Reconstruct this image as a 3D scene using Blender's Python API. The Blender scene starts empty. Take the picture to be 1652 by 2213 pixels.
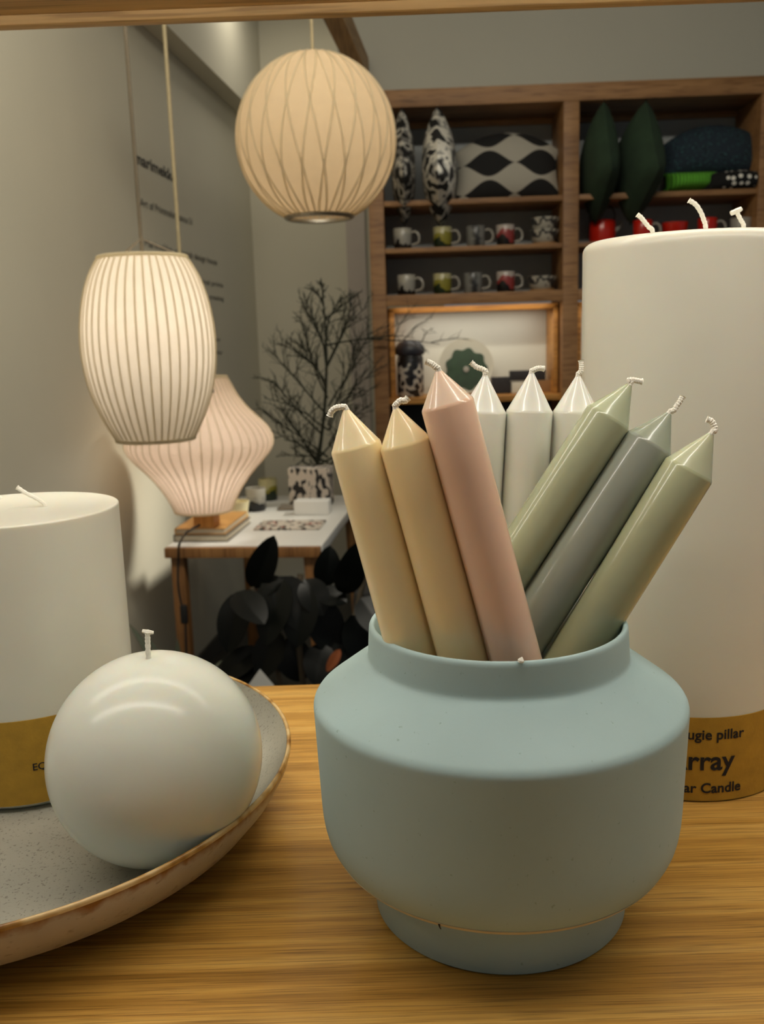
import bpy, bmesh, math, random
import numpy as np
from mathutils import Vector, Matrix

scene = bpy.context.scene
COL = scene.collection
rnd = random.Random(7)

# ------------------------------------------------------------------ camera
F = 2000.0
PITCH = math.radians(10.577)
ROLL = math.radians(-1.7757)
T = 1.07                      # height of the oak display board
CZ = T + 0.2617
cr, sr = math.cos(ROLL), math.sin(ROLL)
FW = Vector((0, math.cos(PITCH), -math.sin(PITCH)))
UP0 = Vector((0, math.sin(PITCH), math.cos(PITCH)))
RT0 = Vector((1, 0, 0))
RT = cr * RT0 + sr * UP0
UP = -sr * RT0 + cr * UP0
CAM = Vector((0, 0, CZ))
cam_data = bpy.data.cameras.new('camera')
cam = bpy.data.objects.new('camera', cam_data)
COL.objects.link(cam)
cam.matrix_world = Matrix(((RT.x, UP.x, -FW.x, CAM.x), (RT.y, UP.y, -FW.y, CAM.y),
                           (RT.z, UP.z, -FW.z, CAM.z), (0, 0, 0, 1)))
cam_data.sensor_fit = 'HORIZONTAL'
cam_data.sensor_width = 36.0
cam_data.lens = 36.0 * F / 1652.0
cam_data.clip_start = 0.02
cam_data.dof.use_dof = True
cam_data.dof.focus_distance = 0.42
cam_data.dof.aperture_fstop = cam_data.lens / 1.7
scene.camera = cam

# ------------------------------------------------------------------ light, world, exposure
scene.view_settings.view_transform = 'Standard'
scene.view_settings.look = 'None'
scene.view_settings.gamma = 1.0
scene.view_settings.use_curve_mapping = False
scene.view_settings.exposure = 0.0
scene.cycles.use_denoising = True
scene.cycles.max_bounces = 8
scene.cycles.sample_clamp_indirect = 4.0

world = bpy.data.worlds.new('shop_ambient')
scene.world = world
world.use_nodes = True
world.node_tree.nodes['Background'].inputs[0].default_value = (0.92, 0.98, 0.97, 1)
world.node_tree.nodes['Background'].inputs[1].default_value = 0.14


def area(name, loc, target, sx, sy, power, color, spread=180):
    d = bpy.data.lights.new(name, 'AREA')
    d.shape = 'RECTANGLE'
    d.size, d.size_y = sx, sy
    d.energy = power
    d.color = color
    d.spread = math.radians(spread)
    o = bpy.data.objects.new(name, d)
    COL.objects.link(o)
    o.location = loc
    o.rotation_euler = (Vector(target) - Vector(loc)).to_track_quat('-Z', 'Y').to_euler()
    return o


WARM = (1.0, 0.93, 0.78)
LED = (1.0, 0.965, 0.87)
CEIL = 3.0
# unseen ceiling strips added to brighten the background
area('added_ceiling_strip', (0.1, 1.35, CEIL - 0.06), (0.0, 2.2, 0.6), 1.6, 0.10, 33, WARM)
# added spot with no visible source, for the wall glow behind the table lamp
sd = bpy.data.lights.new('added_wall_spot', 'SPOT')
sd.energy = 820
sd.color = (1.0, 0.94, 0.80)
sd.spot_size = math.radians(16)
sd.spot_blend = 1.0
sd.shadow_soft_size = 0.32
so = bpy.data.objects.new('added_wall_spot', sd)
COL.objects.link(so)
so.location = (1.3, 3.45, CEIL - 0.06)
so.rotation_euler = (Vector((-0.83, 3.2, 0.80)) - so.location).to_track_quat('-Z', 'Y').to_euler()
area('added_ceiling_strip', (-0.42, 4.3, CEIL - 0.06), (-0.42, 4.3, 0), 0.6, 0.10, 4, WARM)  # added strip out of view, lifts the back wall
# light strips on the underside of the overhead board of the display shelving
BOARD_Z = T + 0.478
area('shelf_strip_light', (0.0, 0.325, BOARD_Z - 0.006), (0.0, 0.325, 0), 1.3, 0.018, 1.32, LED)
area('shelf_strip_light', (0.0, 0.55, BOARD_Z - 0.006), (0.0, 0.55, 0), 1.3, 0.018, 0.85, LED)

# ------------------------------------------------------------------ helpers


def S(r, g, b):
    def f(c):
        c /= 255.0
        return c / 12.92 if c <= 0.04045 else ((c + 0.055) / 1.055) ** 2.4
    return (f(r), f(g), f(b), 1.0)


def ray(x, y):
    return FW + (x - 826.0) / F * RT - (y - 1106.5) / F * UP


def hz(x, y, z):
    d = ray(x, y)
    return CAM + d * ((z - CZ) / d.z)


def hy(x, y, Y):
    d = ray(x, y)
    return CAM + d * (Y / d.y)


def hp(x, y, p0, n):
    d = ray(x, y)
    return CAM + d * ((p0 - CAM).dot(n) / d.dot(n))


def new_mat(name):
    m = bpy.data.materials.new(name)
    m.use_nodes = True
    nt = m.node_tree
    return m, nt, nt.nodes['Principled BSDF']


def N(nt, kind, **kw):
    n = nt.nodes.new(kind)
    for k, v in kw.items():
        if k.startswith('in_'):
            key = k[3:]
            key = int(key) if key.isdigit() else key.replace('_', ' ')
            n.inputs[key].default_value = v
        else:
            setattr(n, k, v)
    return n


def ramp(nt, stops, interp='LINEAR'):
    r = nt.nodes.new('ShaderNodeValToRGB')
    r.color_ramp.interpolation = interp
    e = r.color_ramp.elements
    while len(e) < len(stops):
        e.new(0.5)
    for i, (p, c) in enumerate(stops):
        e[i].position = p
        e[i].color = c
    return r


def coords(nt, scale=(1, 1, 1), rot=(0, 0, 0), loc=(0, 0, 0)):
    tc = nt.nodes.new('ShaderNodeTexCoord')
    mp = nt.nodes.new('ShaderNodeMapping')
    mp.inputs['Scale'].default_value = scale
    mp.inputs['Rotation'].default_value = rot
    mp.inputs['Location'].default_value = loc
    nt.links.new(tc.outputs['Object'], mp.inputs['Vector'])
    return mp.outputs['Vector']


def mat(name, col, rough=0.6, var=0.06, scale=8.0, bump=0.0, bscale=200.0, spec=0.5, metal=0.0,
        sss=0.0, sssr=(0.6, 0.4, 0.25), ssss=0.006, coat=0.0):
    """plain surface with a little procedural variation"""
    m, nt, b = new_mat(name)
    v = coords(nt)
    n = N(nt, 'ShaderNodeTexNoise', in_Scale=scale, in_Detail=4.0)
    nt.links.new(v, n.inputs['Vector'])
    lo = tuple(c * (1 - var) for c in col[:3]) + (1,)
    hi = tuple(min(1, c * (1 + var)) for c in col[:3]) + (1,)
    r = ramp(nt, [(0.3, lo), (0.7, hi)])
    nt.links.new(n.outputs['Fac'], r.inputs['Fac'])
    nt.links.new(r.outputs['Color'], b.inputs['Base Color'])
    b.inputs['Roughness'].default_value = rough
    b.inputs['Specular IOR Level'].default_value = spec
    b.inputs['Metallic'].default_value = metal
    b.inputs['Coat Weight'].default_value = coat
    b.inputs['Coat Roughness'].default_value = 0.07
    if sss:
        b.inputs['Subsurface Weight'].default_value = sss
        b.inputs['Subsurface Radius'].default_value = sssr
        b.inputs['Subsurface Scale'].default_value = ssss
    if bump:
        n2 = N(nt, 'ShaderNodeTexNoise', in_Scale=bscale, in_Detail=3.0)
        nt.links.new(v, n2.inputs['Vector'])
        bp = N(nt, 'ShaderNodeBump', in_Strength=bump, in_Distance=0.002)
        nt.links.new(n2.outputs['Fac'], bp.inputs['Height'])
        nt.links.new(bp.outputs['Normal'], b.inputs['Normal'])
    return m


def wood(name, c_lo, c_mid, c_hi, axis='X', fine=420.0, broad=34.0, rough=0.45, angle=0.0, pores=0.55, stretch=0.03):
    """oak with long grain streaks running along one axis"""
    m, nt, b = new_mat(name)

    def sc(s):
        k = [s, s, s]
        k['XYZ'.index(axis)] = s * stretch
        return tuple(k)
    v1 = coords(nt, sc(broad), (0, 0, angle))
    v2 = coords(nt, sc(fine), (0, 0, angle))
    v3 = coords(nt, sc(fine * 0.45), (0, 0, angle), (3.1, 1.7, 0.4))
    n1 = N(nt, 'ShaderNodeTexNoise', in_Scale=1.0, in_Detail=5.0, in_Distortion=0.6)
    n2 = N(nt, 'ShaderNodeTexNoise', in_Scale=1.0, in_Detail=2.0)
    n3 = N(nt, 'ShaderNodeTexNoise', in_Scale=1.0, in_Detail=3.0)
    for v, n in ((v1, n1), (v2, n2), (v3, n3)):
        nt.links.new(v, n.inputs['Vector'])
    r1 = ramp(nt, [(0.30, c_lo), (0.5, c_mid), (0.72, c_hi)])
    nt.links.new(n1.outputs['Fac'], r1.inputs['Fac'])
    r2 = ramp(nt, [(0.36, (pores * 0.75, pores * 0.62, pores * 0.5, 1)), (0.48, (1, 1, 1, 1))])
    nt.links.new(n2.outputs['Fac'], r2.inputs['Fac'])
    r3 = ramp(nt, [(0.34, (0.62, 0.55, 0.47, 1)), (0.52, (1, 1, 1, 1))])
    nt.links.new(n3.outputs['Fac'], r3.inputs['Fac'])
    mx = N(nt, 'ShaderNodeMix', data_type='RGBA', blend_type='MULTIPLY')
    mx.inputs[0].default_value = 0.55
    nt.links.new(r1.outputs['Color'], mx.inputs[6])
    nt.links.new(r2.outputs['Color'], mx.inputs[7])
    mx2 = N(nt, 'ShaderNodeMix', data_type='RGBA', blend_type='MULTIPLY')
    mx2.inputs[0].default_value = 0.6
    nt.links.new(mx.outputs[2], mx2.inputs[6])
    nt.links.new(r3.outputs['Color'], mx2.inputs[7])
    nt.links.new(mx2.outputs[2], b.inputs['Base Color'])
    b.inputs['Roughness'].default_value = rough
    bp = N(nt, 'ShaderNodeBump', in_Strength=0.12, in_Distance=0.001)
    nt.links.new(n2.outputs['Fac'], bp.inputs['Height'])
    nt.links.new(bp.outputs['Normal'], b.inputs['Normal'])
    return m


def pattern(name, stops, scale=30.0, kind='noise', rough=0.6, stretch=(1, 1, 1), interp='CONSTANT', seed=0.0):
    """printed pattern: hard-edged patches of a few colours"""
    m, nt, b = new_mat(name)
    v = coords(nt, stretch, (0, 0, 0), (seed, seed * 0.7, seed * 1.3))
    if kind == 'noise':
        n = N(nt, 'ShaderNodeTexNoise', in_Scale=scale, in_Detail=1.5)
        out = n.outputs['Fac']
    elif kind == 'cells':
        n = N(nt, 'ShaderNodeTexVoronoi', in_Scale=scale)
        out = n.outputs['Color']
    elif kind == 'dots':
        n = N(nt, 'ShaderNodeTexVoronoi', in_Scale=scale, in_Randomness=0.35)
        out = n.outputs['Distance']
    else:
        n = N(nt, 'ShaderNodeTexWave', in_Scale=scale, in_Distortion=2.0)
        out = n.outputs['Fac']
    nt.links.new(v, n.inputs['Vector'])
    r = ramp(nt, stops, interp)
    nt.links.new(out, r.inputs['Fac'])
    nt.links.new(r.outputs['Color'], b.inputs['Base Color'])
    b.inputs['Roughness'].default_value = rough
    return m


def shade_mat(name, col, trans=0.75):
    """thin translucent lamp shade, lit by the bulb inside it"""
    m, nt, b = new_mat(name)
    nt.nodes.remove(b)
    out = [n for n in nt.nodes if n.type == 'OUTPUT_MATERIAL'][0]
    v = coords(nt)
    n = N(nt, 'ShaderNodeTexNoise', in_Scale=40.0, in_Detail=3.0)
    nt.links.new(v, n.inputs['Vector'])
    r = ramp(nt, [(0.3, tuple(c * 0.96 for c in col[:3]) + (1,)), (0.7, col)])
    nt.links.new(n.outputs['Fac'], r.inputs['Fac'])
    d = N(nt, 'ShaderNodeBsdfDiffuse')
    t = N(nt, 'ShaderNodeBsdfTranslucent')
    nt.links.new(r.outputs['Color'], d.inputs['Color'])
    nt.links.new(r.outputs['Color'], t.inputs['Color'])
    mx = N(nt, 'ShaderNodeMixShader')
    mx.inputs[0].default_value = trans
    nt.links.new(d.outputs[0], mx.inputs[1])
    nt.links.new(t.outputs[0], mx.inputs[2])
    nt.links.new(mx.outputs[0], out.inputs['Surface'])
    return m


def emit_mat(name, col, strength):
    m, nt, b = new_mat(name)
    b.inputs['Base Color'].default_value = col
    b.inputs['Emission Color'].default_value = col
    b.inputs['Emission Strength'].default_value = strength
    return m


def obj(name, vf, material, parent=None, local=False, smooth=True, sharp=40, mats=None, mi=None):
    """one mesh object; geometry given in world space unless local"""
    v, f = vf
    off = Vector((0, 0, 0))
    if parent is not None and not local:
        p = parent
        while p is not None:
            off += p.location
            p = p.parent
    me = bpy.data.meshes.new(name)
    me.from_pydata([tuple(Vector(p) - off) for p in v], [], [tuple(q) for q in f])
    me.materials.append(material)
    for e in (mats or []):
        me.materials.append(e)
    if mi:
        for i, k in enumerate(mi):
            me.polygons[i].material_index = k
    bm = bmesh.new()
    bm.from_mesh(me)
    bmesh.ops.recalc_face_normals(bm, faces=bm.faces)
    bm.to_mesh(me)
    bm.free()
    if smooth:
        me.polygons.foreach_set('use_smooth', [True] * len(me.polygons))
        me.set_sharp_from_angle(angle=math.radians(sharp))
    o = bpy.data.objects.new(name, me)
    COL.objects.link(o)
    if parent is not None:
        o.parent = parent
    return o


def tag(o, label=None, cat=None, group=None, kind=None):
    if label:
        o['label'] = label
    if cat:
        o['category'] = cat
    if group:
        o['group'] = group
    if kind:
        o['kind'] = kind
    return o


def thing(name, label, cat, loc, group=None, rz=0.0):
    o = bpy.data.objects.new(name, None)
    COL.objects.link(o)
    o.empty_display_size = 0.05
    o.location = loc
    o.rotation_euler = (0, 0, rz)
    return tag(o, label, cat, group)


def copy_thing(o, parent=None):
    c = o.copy()
    COL.objects.link(c)
    c.parent = parent
    for ch in list(o.children):
        copy_thing(ch, c)
    return c


def join(*parts):
    V, Fc = [], []
    for v, f in parts:
        k = len(V)
        V += list(v)
        Fc += [tuple(i + k for i in q) for q in f]
    return V, Fc


def frame(ax):
    ax = Vector(ax).normalized()
    h = Vector((0, 0, 1)) if abs(ax.z) < 0.9 else Vector((1, 0, 0))
    a = h.cross(ax).normalized()
    return a, ax.cross(a).normalized(), ax


def lathe(profile, segs=64, origin=(0, 0, 0), axis=(0, 0, 1), capb=False, capt=False):
    a, b, ax = frame(axis)
    o = Vector(origin)
    V, Fc, rings = [], [], []
    for (r, z) in profile:
        if r <= 1e-7:
            rings.append([len(V)])
            V.append(o + ax * z)
        else:
            rings.append(list(range(len(V), len(V) + segs)))
            for i in range(segs):
                t = 2 * math.pi * i / segs
                V.append(o + ax * z + (a * math.cos(t) + b * math.sin(t)) * r)
    for p, q in zip(rings[:-1], rings[1:]):
        for i in range(segs):
            j = (i + 1) % segs
            if len(p) == 1 and len(q) == 1:
                continue
            if len(p) == 1:
                Fc.append((p[0], q[j], q[i]))
            elif len(q) == 1:
                Fc.append((p[i], p[j], q[0]))
            else:
                Fc.append((p[i], p[j], q[j], q[i]))
    if capb and len(rings[0]) > 1:
        Fc.append(tuple(reversed(rings[0])))
    if capt and len(rings[-1]) > 1:
        Fc.append(tuple(rings[-1]))
    return V, Fc


def tube(pts, rad, n=8, closed=False):
    pts = [Vector(p) for p in pts]
    m = len(pts)
    rads = rad if isinstance(rad, (list, tuple)) else [rad] * m
    V, Fc = [], []
    prev = None
    for i, p in enumerate(pts):
        if closed:
            d = pts[(i + 1) % m] - pts[i - 1]
        else:
            d = pts[min(i + 1, m - 1)] - pts[max(i - 1, 0)]
        d = d.normalized() if d.length > 1e-9 else Vector((0, 0, 1))
        if prev is None:
            a, b, _ = frame(d)
        else:
            a = prev - d * prev.dot(d)
            a = a.normalized() if a.length > 1e-6 else frame(d)[0]
            b = d.cross(a)
        prev = a
        for k in range(n):
            t = 2 * math.pi * k / n
            V.append(p + (a * math.cos(t) + b * math.sin(t)) * rads[i])
    for i in range(m if closed else m - 1):
        j = (i + 1) % m
        for k in range(n):
            l = (k + 1) % n
            Fc.append((i * n + k, i * n + l, j * n + l, j * n + k))
    if not closed:
        Fc.append(tuple(reversed(range(n))))
        Fc.append(tuple(range((m - 1) * n, m * n)))
    return V, Fc


def smooth_path(pts, sub=6):
    P = [Vector(p) for p in pts]
    P = [P[0] * 2 - P[1]] + P + [P[-1] * 2 - P[-2]]
    out = []
    for i in range(1, len(P) - 2):
        p0, p1, p2, p3 = P[i - 1:i + 3]
        for k in range(sub):
            t = k / sub
            out.append(0.5 * ((2 * p1) + (p2 - p0) * t + (2 * p0 - 5 * p1 + 4 * p2 - p3) * t * t
                              + (3 * p1 - p0 - 3 * p2 + p3) * t ** 3))
    out.append(P[-2])
    return out


def box(x0, x1, y0, y1, z0, z1, bev=0.002, M=None):
    bm = bmesh.new()
    bmesh.ops.create_cube(bm, size=1.0)
    for v in bm.verts:
        v.co = Vector((x0 + (v.co.x + .5) * (x1 - x0), y0 + (v.co.y + .5) * (y1 - y0), z0 + (v.co.z + .5) * (z1 - z0)))
    if bev:
        bev = min(bev, 0.45 * min(abs(x1 - x0), abs(y1 - y0), abs(z1 - z0)))
        bmesh.ops.bevel(bm, geom=list(bm.edges), offset=bev, segments=2, affect='EDGES', profile=0.6)
    bm.verts.ensure_lookup_table()
    V = [v.co.copy() for v in bm.verts]
    bm.verts.index_update()
    Fc = [tuple(v.index for v in f.verts) for f in bm.faces]
    bm.free()
    if M is not None:
        V = [M @ v for v in V]
    return V, Fc


def text_mesh(body, size, bold=0.0, align='LEFT'):
    cu = bpy.data.curves.new('lettering', 'FONT')
    cu.body = body
    cu.size = size
    cu.offset = bold * size
    cu.align_x = align
    cu.fill_mode = 'FRONT'
    cu.resolution_u = 4
    o = bpy.data.objects.new('lettering_source', cu)
    COL.objects.link(o)
    dg = bpy.context.evaluated_depsgraph_get()
    dg.update()
    me = bpy.data.meshes.new_from_object(o.evaluated_get(dg))
    V = [v.co.copy() for v in me.vertices]
    Fc = [tuple(p.vertices) for p in me.polygons]
    bpy.data.objects.remove(o)
    bpy.data.curves.remove(cu)
    bpy.data.meshes.remove(me)
    return V, Fc


def mapv(vf, fn):
    return [fn(v) for v in vf[0]], vf[1]


# ------------------------------------------------------------------ materials
M_WALL = mat('painted_wall', S(206, 201, 182), 0.85, 0.02, 3.0)
M_CEIL = mat('painted_ceiling', S(205, 200, 188), 0.9, 0.02, 3.0)
M_FLOOR = mat('dark_floor', S(40, 38, 34), 0.5, 0.15, 6.0)
M_OAK = wood('oak_board', S(166, 120, 46), S(200, 151, 68), S(218, 174, 92), 'X', 1500, 100, 0.42, -0.02, pores=0.36, stretch=0.016)
M_BEAM = wood('oak_beam', S(196, 160, 104), S(212, 178, 120), S(226, 194, 138), 'X', 300, 20, 0.5)
M_ROOFBEAM = wood('roof_beam_wood', S(142, 112, 72), S(162, 128, 82), S(176, 142, 94), 'Y', 120, 10, 0.55)
M_CAB = wood('cabinet_wood', S(138, 100, 62), S(154, 113, 71), S(168, 126, 80), 'X', 120, 8, 0.55, stretch=0.08)
M_HONEY = wood('honey_wood', S(176, 122, 58), S(196, 140, 68), S(210, 154, 82), 'X', 120, 9, 0.5, stretch=0.08)
M_CABBACK = mat('cabinet_back_grey', S(164, 168, 168), 0.8, 0.04, 4.0)
M_NICHE = mat('niche_back_white', S(222, 222, 210), 0.7, 0.02, 5.0)
M_BLACK = mat('black_matte', S(22, 22, 22), 0.6, 0.2, 20.0)
M_INK = mat('black_lettering', S(20, 18, 26), 0.7, 0.1, 20.0)
M_WICK = mat('cotton_wick', S(246, 243, 230), 0.9, 0.04, 900.0, 0.25, 1800.0)
M_WAXW = mat('white_wax', S(222, 221, 207), 0.30, 0.02, 20.0, spec=0.45, sss=0.35, ssss=0.008)
M_WAXS = mat('white_glossy_wax', S(222, 226, 215), 0.20, 0.02, 16.0, spec=0.32, sss=0.6, ssss=0.012)
M_KRAFT = mat('kraft_label', S(178, 138, 42), 0.75, 0.10, 120.0, 0.1, 500.0)
M_WHITE = mat('white_laminate', S(222, 222, 218), 0.45, 0.02, 6.0)
M_CORD = mat('beige_cord', S(170, 156, 122), 0.7, 0.05, 60.0)
M_DCORD = mat('grey_cord', S(120, 108, 88), 0.7, 0.05, 60.0)
M_RIB = None
M_RING = mat('brushed_ring', S(150, 146, 132), 0.35, 0.05, 60.0, metal=0.8)
M_BULB = emit_mat('bulb_glass', (1.0, 0.9, 0.75, 1), 3.0)

# vase: pale blue-green matte ceramic with a few scuffs
M_VASE, nt, b = new_mat('matte_celadon')
v = coords(nt)
n1 = N(nt, 'ShaderNodeTexNoise', in_Scale=14.0, in_Detail=4.0)
n2 = N(nt, 'ShaderNodeTexNoise', in_Scale=420.0, in_Detail=2.0)
for n in (n1, n2):
    nt.links.new(v, n.inputs['Vector'])
r1 = ramp(nt, [(0.3, S(166, 191, 190)), (0.7, S(174, 198, 198))])
nt.links.new(n1.outputs['Fac'], r1.inputs['Fac'])
r2 = ramp(nt, [(0.24, (0.6, 0.62, 0.55, 1)), (0.29, (1, 1, 1, 1))])
nt.links.new(n2.outputs['Fac'], r2.inputs['Fac'])
mx = N(nt, 'ShaderNodeMix', data_type='RGBA', blend_type='MULTIPLY')
mx.inputs[0].default_value = 0.6
nt.links.new(r1.outputs['Color'], mx.inputs[6])
nt.links.new(r2.outputs['Color'], mx.inputs[7])
nt.links.new(mx.outputs[2], b.inputs['Base Color'])
b.inputs['Roughness'].default_value = 0.62
b.inputs['Specular IOR Level'].default_value = 0.35
bp = N(nt, 'ShaderNodeBump', in_Strength=0.05, in_Distance=0.0008)
nt.links.new(n2.outputs['Fac'], bp.inputs['Height'])
nt.links.new(bp.outputs['Normal'], b.inputs['Normal'])

# stoneware: grey speckled glaze
def stoneware(name, lo, hi, speck, rough, sscale=520.0, cut=0.36):
    m, nt, b = new_mat(name)
    v = coords(nt)
    n1 = N(nt, 'ShaderNodeTexNoise', in_Scale=22.0, in_Detail=5.0)
    n2 = N(nt, 'ShaderNodeTexNoise', in_Scale=sscale, in_Detail=2.0)
    n3 = N(nt, 'ShaderNodeTexVoronoi', in_Scale=210.0)
    for n in (n1, n2, n3):
        nt.links.new(v, n.inputs['Vector'])
    r1 = ramp(nt, [(0.3, lo), (0.7, hi)])
    nt.links.new(n1.outputs['Fac'], r1.inputs['Fac'])
    r2 = ramp(nt, [(cut, speck), (cut + 0.1, (1, 1, 1, 1))])
    nt.links.new(n2.outputs['Fac'], r2.inputs['Fac'])
    r3 = ramp(nt, [(0.10, speck), (0.2, (1, 1, 1, 1))])
    nt.links.new(n3.outputs['Distance'], r3.inputs['Fac'])
    mx = N(nt, 'ShaderNodeMix', data_type='RGBA', blend_type='MULTIPLY')
    mx.inputs[0].default_value = 0.75
    nt.links.new(r1.outputs['Color'], mx.inputs[6])
    nt.links.new(r2.outputs['Color'], mx.inputs[7])
    mx2 = N(nt, 'ShaderNodeMix', data_type='RGBA', blend_type='MULTIPLY')
    mx2.inputs[0].default_value = 0.3
    nt.links.new(mx.outputs[2], mx2.inputs[6])
    nt.links.new(r3.outputs['Color'], mx2.inputs[7])
    nt.links.new(mx2.outputs[2], b.inputs['Base Color'])
    b.inputs['Roughness'].default_value = rough
    return m


M_BOWL = stoneware('speckled_grey_glaze', S(150, 150, 140), S(168, 166, 152), (0.34, 0.32, 0.28, 1), 0.4, 700.0, 0.30)
M_BOWLOUT = stoneware('beige_speckled_glaze', S(172, 164, 150), S(190, 182, 166), (0.5, 0.42, 0.32, 1), 0.35, 160.0, 0.28)
nt = M_BOWLOUT.node_tree
b = nt.nodes['Principled BSDF']
src = b.inputs['Base Color'].links[0].from_socket
v = coords(nt)
sz_ = N(nt, 'ShaderNodeSeparateXYZ')
nt.links.new(v, sz_.inputs[0])
nn_ = N(nt, 'ShaderNodeTexNoise', in_Scale=110.0, in_Detail=3.0)
nt.links.new(v, nn_.inputs['Vector'])
ma_ = N(nt, 'ShaderNodeMath', operation='MULTIPLY_ADD')
nt.links.new(nn_.outputs['Fac'], ma_.inputs[0])
ma_.inputs[1].default_value = 0.010
nt.links.new(sz_.outputs['Z'], ma_.inputs[2])
rr_ = ramp(nt, [(0.39, (0, 0, 0, 1)), (0.432, (1, 1, 1, 1))])
mm_ = N(nt, 'ShaderNodeMath', operation='MULTIPLY', in_1=10.0)
nt.links.new(ma_.outputs[0], mm_.inputs[0])
nt.links.new(mm_.outputs[0], rr_.inputs['Fac'])
mx = N(nt, 'ShaderNodeMix', data_type='RGBA')
nt.links.new(rr_.outputs['Color'], mx.inputs[0])
nt.links.new(src, mx.inputs[6])
mx.inputs[7].default_value = S(138, 92, 36)
nt.links.new(mx.outputs[2], b.inputs['Base Color'])
M_RIM = pattern('amber_rim_glaze', [(0.25, S(120, 78, 26)), (0.42, S(176, 134, 70)), (0.6, S(206, 176, 122))], 90.0, 'noise', 0.2,
                interp='LINEAR')

# ------------------------------------------------------------------ setting
YAW = math.radians(6.33)
U = Vector((math.sin(YAW), math.cos(YAW), 0))       # along the left wall, away from the camera
NW = Vector((math.cos(YAW), -math.sin(YAW), 0))     # out of the left wall, to the right
tf = hz(355, 1183, 0.72)                            # front left corner of the white table
W0 = tf - NW * 0.19
CORNER = hp(556, 700, W0, NW)
CORNER.z = 0


def slab(p0, p1, nrm, z0, z1, th):
    """vertical wall from p0 to p1, thickness th on the far side of its face"""
    a, b_ = Vector((p0.x, p0.y, 0)), Vector((p1.x, p1.y, 0))
    c, d = b_ - nrm * th, a - nrm * th
    V = [Vector((q.x, q.y, z)) for z in (z0, z1) for q in (a, b_, c, d)]
    return V, [(0, 1, 2, 3), (4, 5, 6, 7), (0, 1, 5, 4), (1, 2, 6, 5), (2, 3, 7, 6), (3, 0, 4, 7)]


tag(obj('floor', box(-2.6, 3.2, -2.2, 4.8, -0.08, 0, 0), M_FLOOR, smooth=False), kind='structure')
tag(obj('ceiling', box(-2.6, 3.2, -0.6, 4.8, CEIL, CEIL + 0.08, 0), M_CEIL, smooth=False), kind='structure')
tag(obj('wall_left', slab(CORNER - U * 4.6, CORNER, NW, 0, CEIL, 0.1), M_WALL, smooth=False), kind='structure')
back_end = hp(797, 700, CORNER, U)
back_end.z = 0
back_far = hp(960, 700, CORNER, U)
back_far.z = 0
tag(obj('wall_back', slab(CORNER - NW * 0.1, back_far, -U, 0, CEIL, 0.1), M_WALL, smooth=False), kind='structure')
# pilaster at the end of the back wall
pil0 = hp(757, 700, CORNER, U)
pil0.z = 0
tag(obj('trim_1', slab(pil0 - U * 0.03, back_end - U * 0.03, -U, 0, CEIL, 0.025), mat('pilaster_paint', S(186, 176, 166), 0.85, 0.02),
        smooth=False), kind='structure')
# box added on the left wall; its underside and shadow form the dark band
sz = hp(508, 240, W0, NW).z
fr = hz(520, 212, sz)
proj = (fr - W0).dot(NW)
a0 = CORNER - U * 4.6
tag(obj('trim_2', slab(a0 + NW * proj, CORNER + NW * proj - U * 0.002, NW, sz, CEIL, proj - 0.002), M_WALL, smooth=False), kind='structure')
tag(obj('baseboard_left', slab(CORNER - U * 4.5 + NW * 0.012, CORNER + NW * 0.012 - U * 0.01, NW, 0, 0.08, 0.01), mat('dark_baseboard', S(70, 67, 60), 0.7), smooth=False), kind='structure')

# wall lettering on the left wall
lettering = thing('wall_text', 'black vinyl lettering in short lines on the left wall behind the barrel lamp', 'lettering',
                  hp(330, 500, W0, NW))
LINES = [('marimekko', (291, 350), (381, 388), 30, 0.02), ('Art of Printmaking since 51', (304, 444), (416, 487), 20, 0.0),
         ('Marimekko, a Finnish design house', (313, 531), (470, 573), 19, 0.0),
         ('is known for its original prints', (318, 590), (482, 608), 15, 0.0),
         ('and colours, and has been creating', (320, 628), (483, 643), 15, 0.0),
         ('since the year nineteen fifty one', (322, 740), (477, 747), 12, 0.0),
         ('joy for the home every day', (322, 775), (482, 777), 12, 0.0)]
W1 = W0 + NW * 0.0015
for body, p0, p1, hpx, bold in LINES:
    A, B = hp(*p0, W1, NW), hp(*p1, W1, NW)
    h = (hp(p0[0], p0[1] - hpx, W1, NW) - A).length
    tv = text_mesh(body, 1.0, bold)
    wid = max(q.x for q in tv[0])
    L = (B - A).dot(U)
    drop = 0.0
    obj('lettering', mapv(tv, lambda q: A + U * (q.x / wid * L) + Vector((0, 0, q.y / 0.72 * h * 0.85))), M_INK, lettering, smooth=False)

# ------------------------------------------------------------------ wall cabinet
DC = math.radians(1.7)
E1 = Vector((math.cos(DC), -math.sin(DC), 0))
E2 = Vector((math.sin(DC), math.cos(DC), 0))
C0 = hy(803, 640, 3.78)
C0.z = 0


def cb(px, py, depth=0.0):
    p = hp(px, py, C0 + E2 * depth, E2)
    return (p - C0).dot(E1), p.z


def cw(a, d, z):
    return C0 + E1 * a + E2 * d + Vector((0, 0, z))


cab = thing('display_cabinet', 'brown wooden display cabinet with open shelves and lit niches along the back of the shop', 'cabinet', C0, rz=-DC)
CD = 0.30
aL0, aL1 = 0.0, cb(834, 600)[0]
aC0, aC1 = cb(1218, 400)[0], cb(1252, 400)[0]
aR0 = cb(1640, 400)[0]
aR1 = aR0 + (aC1 - aC0)
zTop = cb(1000, 188)[1]
zTr = cb(1000, 227)[1]
zS1t, zS1b = cb(1000, 428)[1], cb(1000, 440)[1]
zS2t, zS2b = cb(1000, 531)[1], cb(1000, 542)[1]
zRt, zRb = cb(1000, 633)[1], cb(1000, 657)[1]
zNb = cb(1000, 858)[1]


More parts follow.
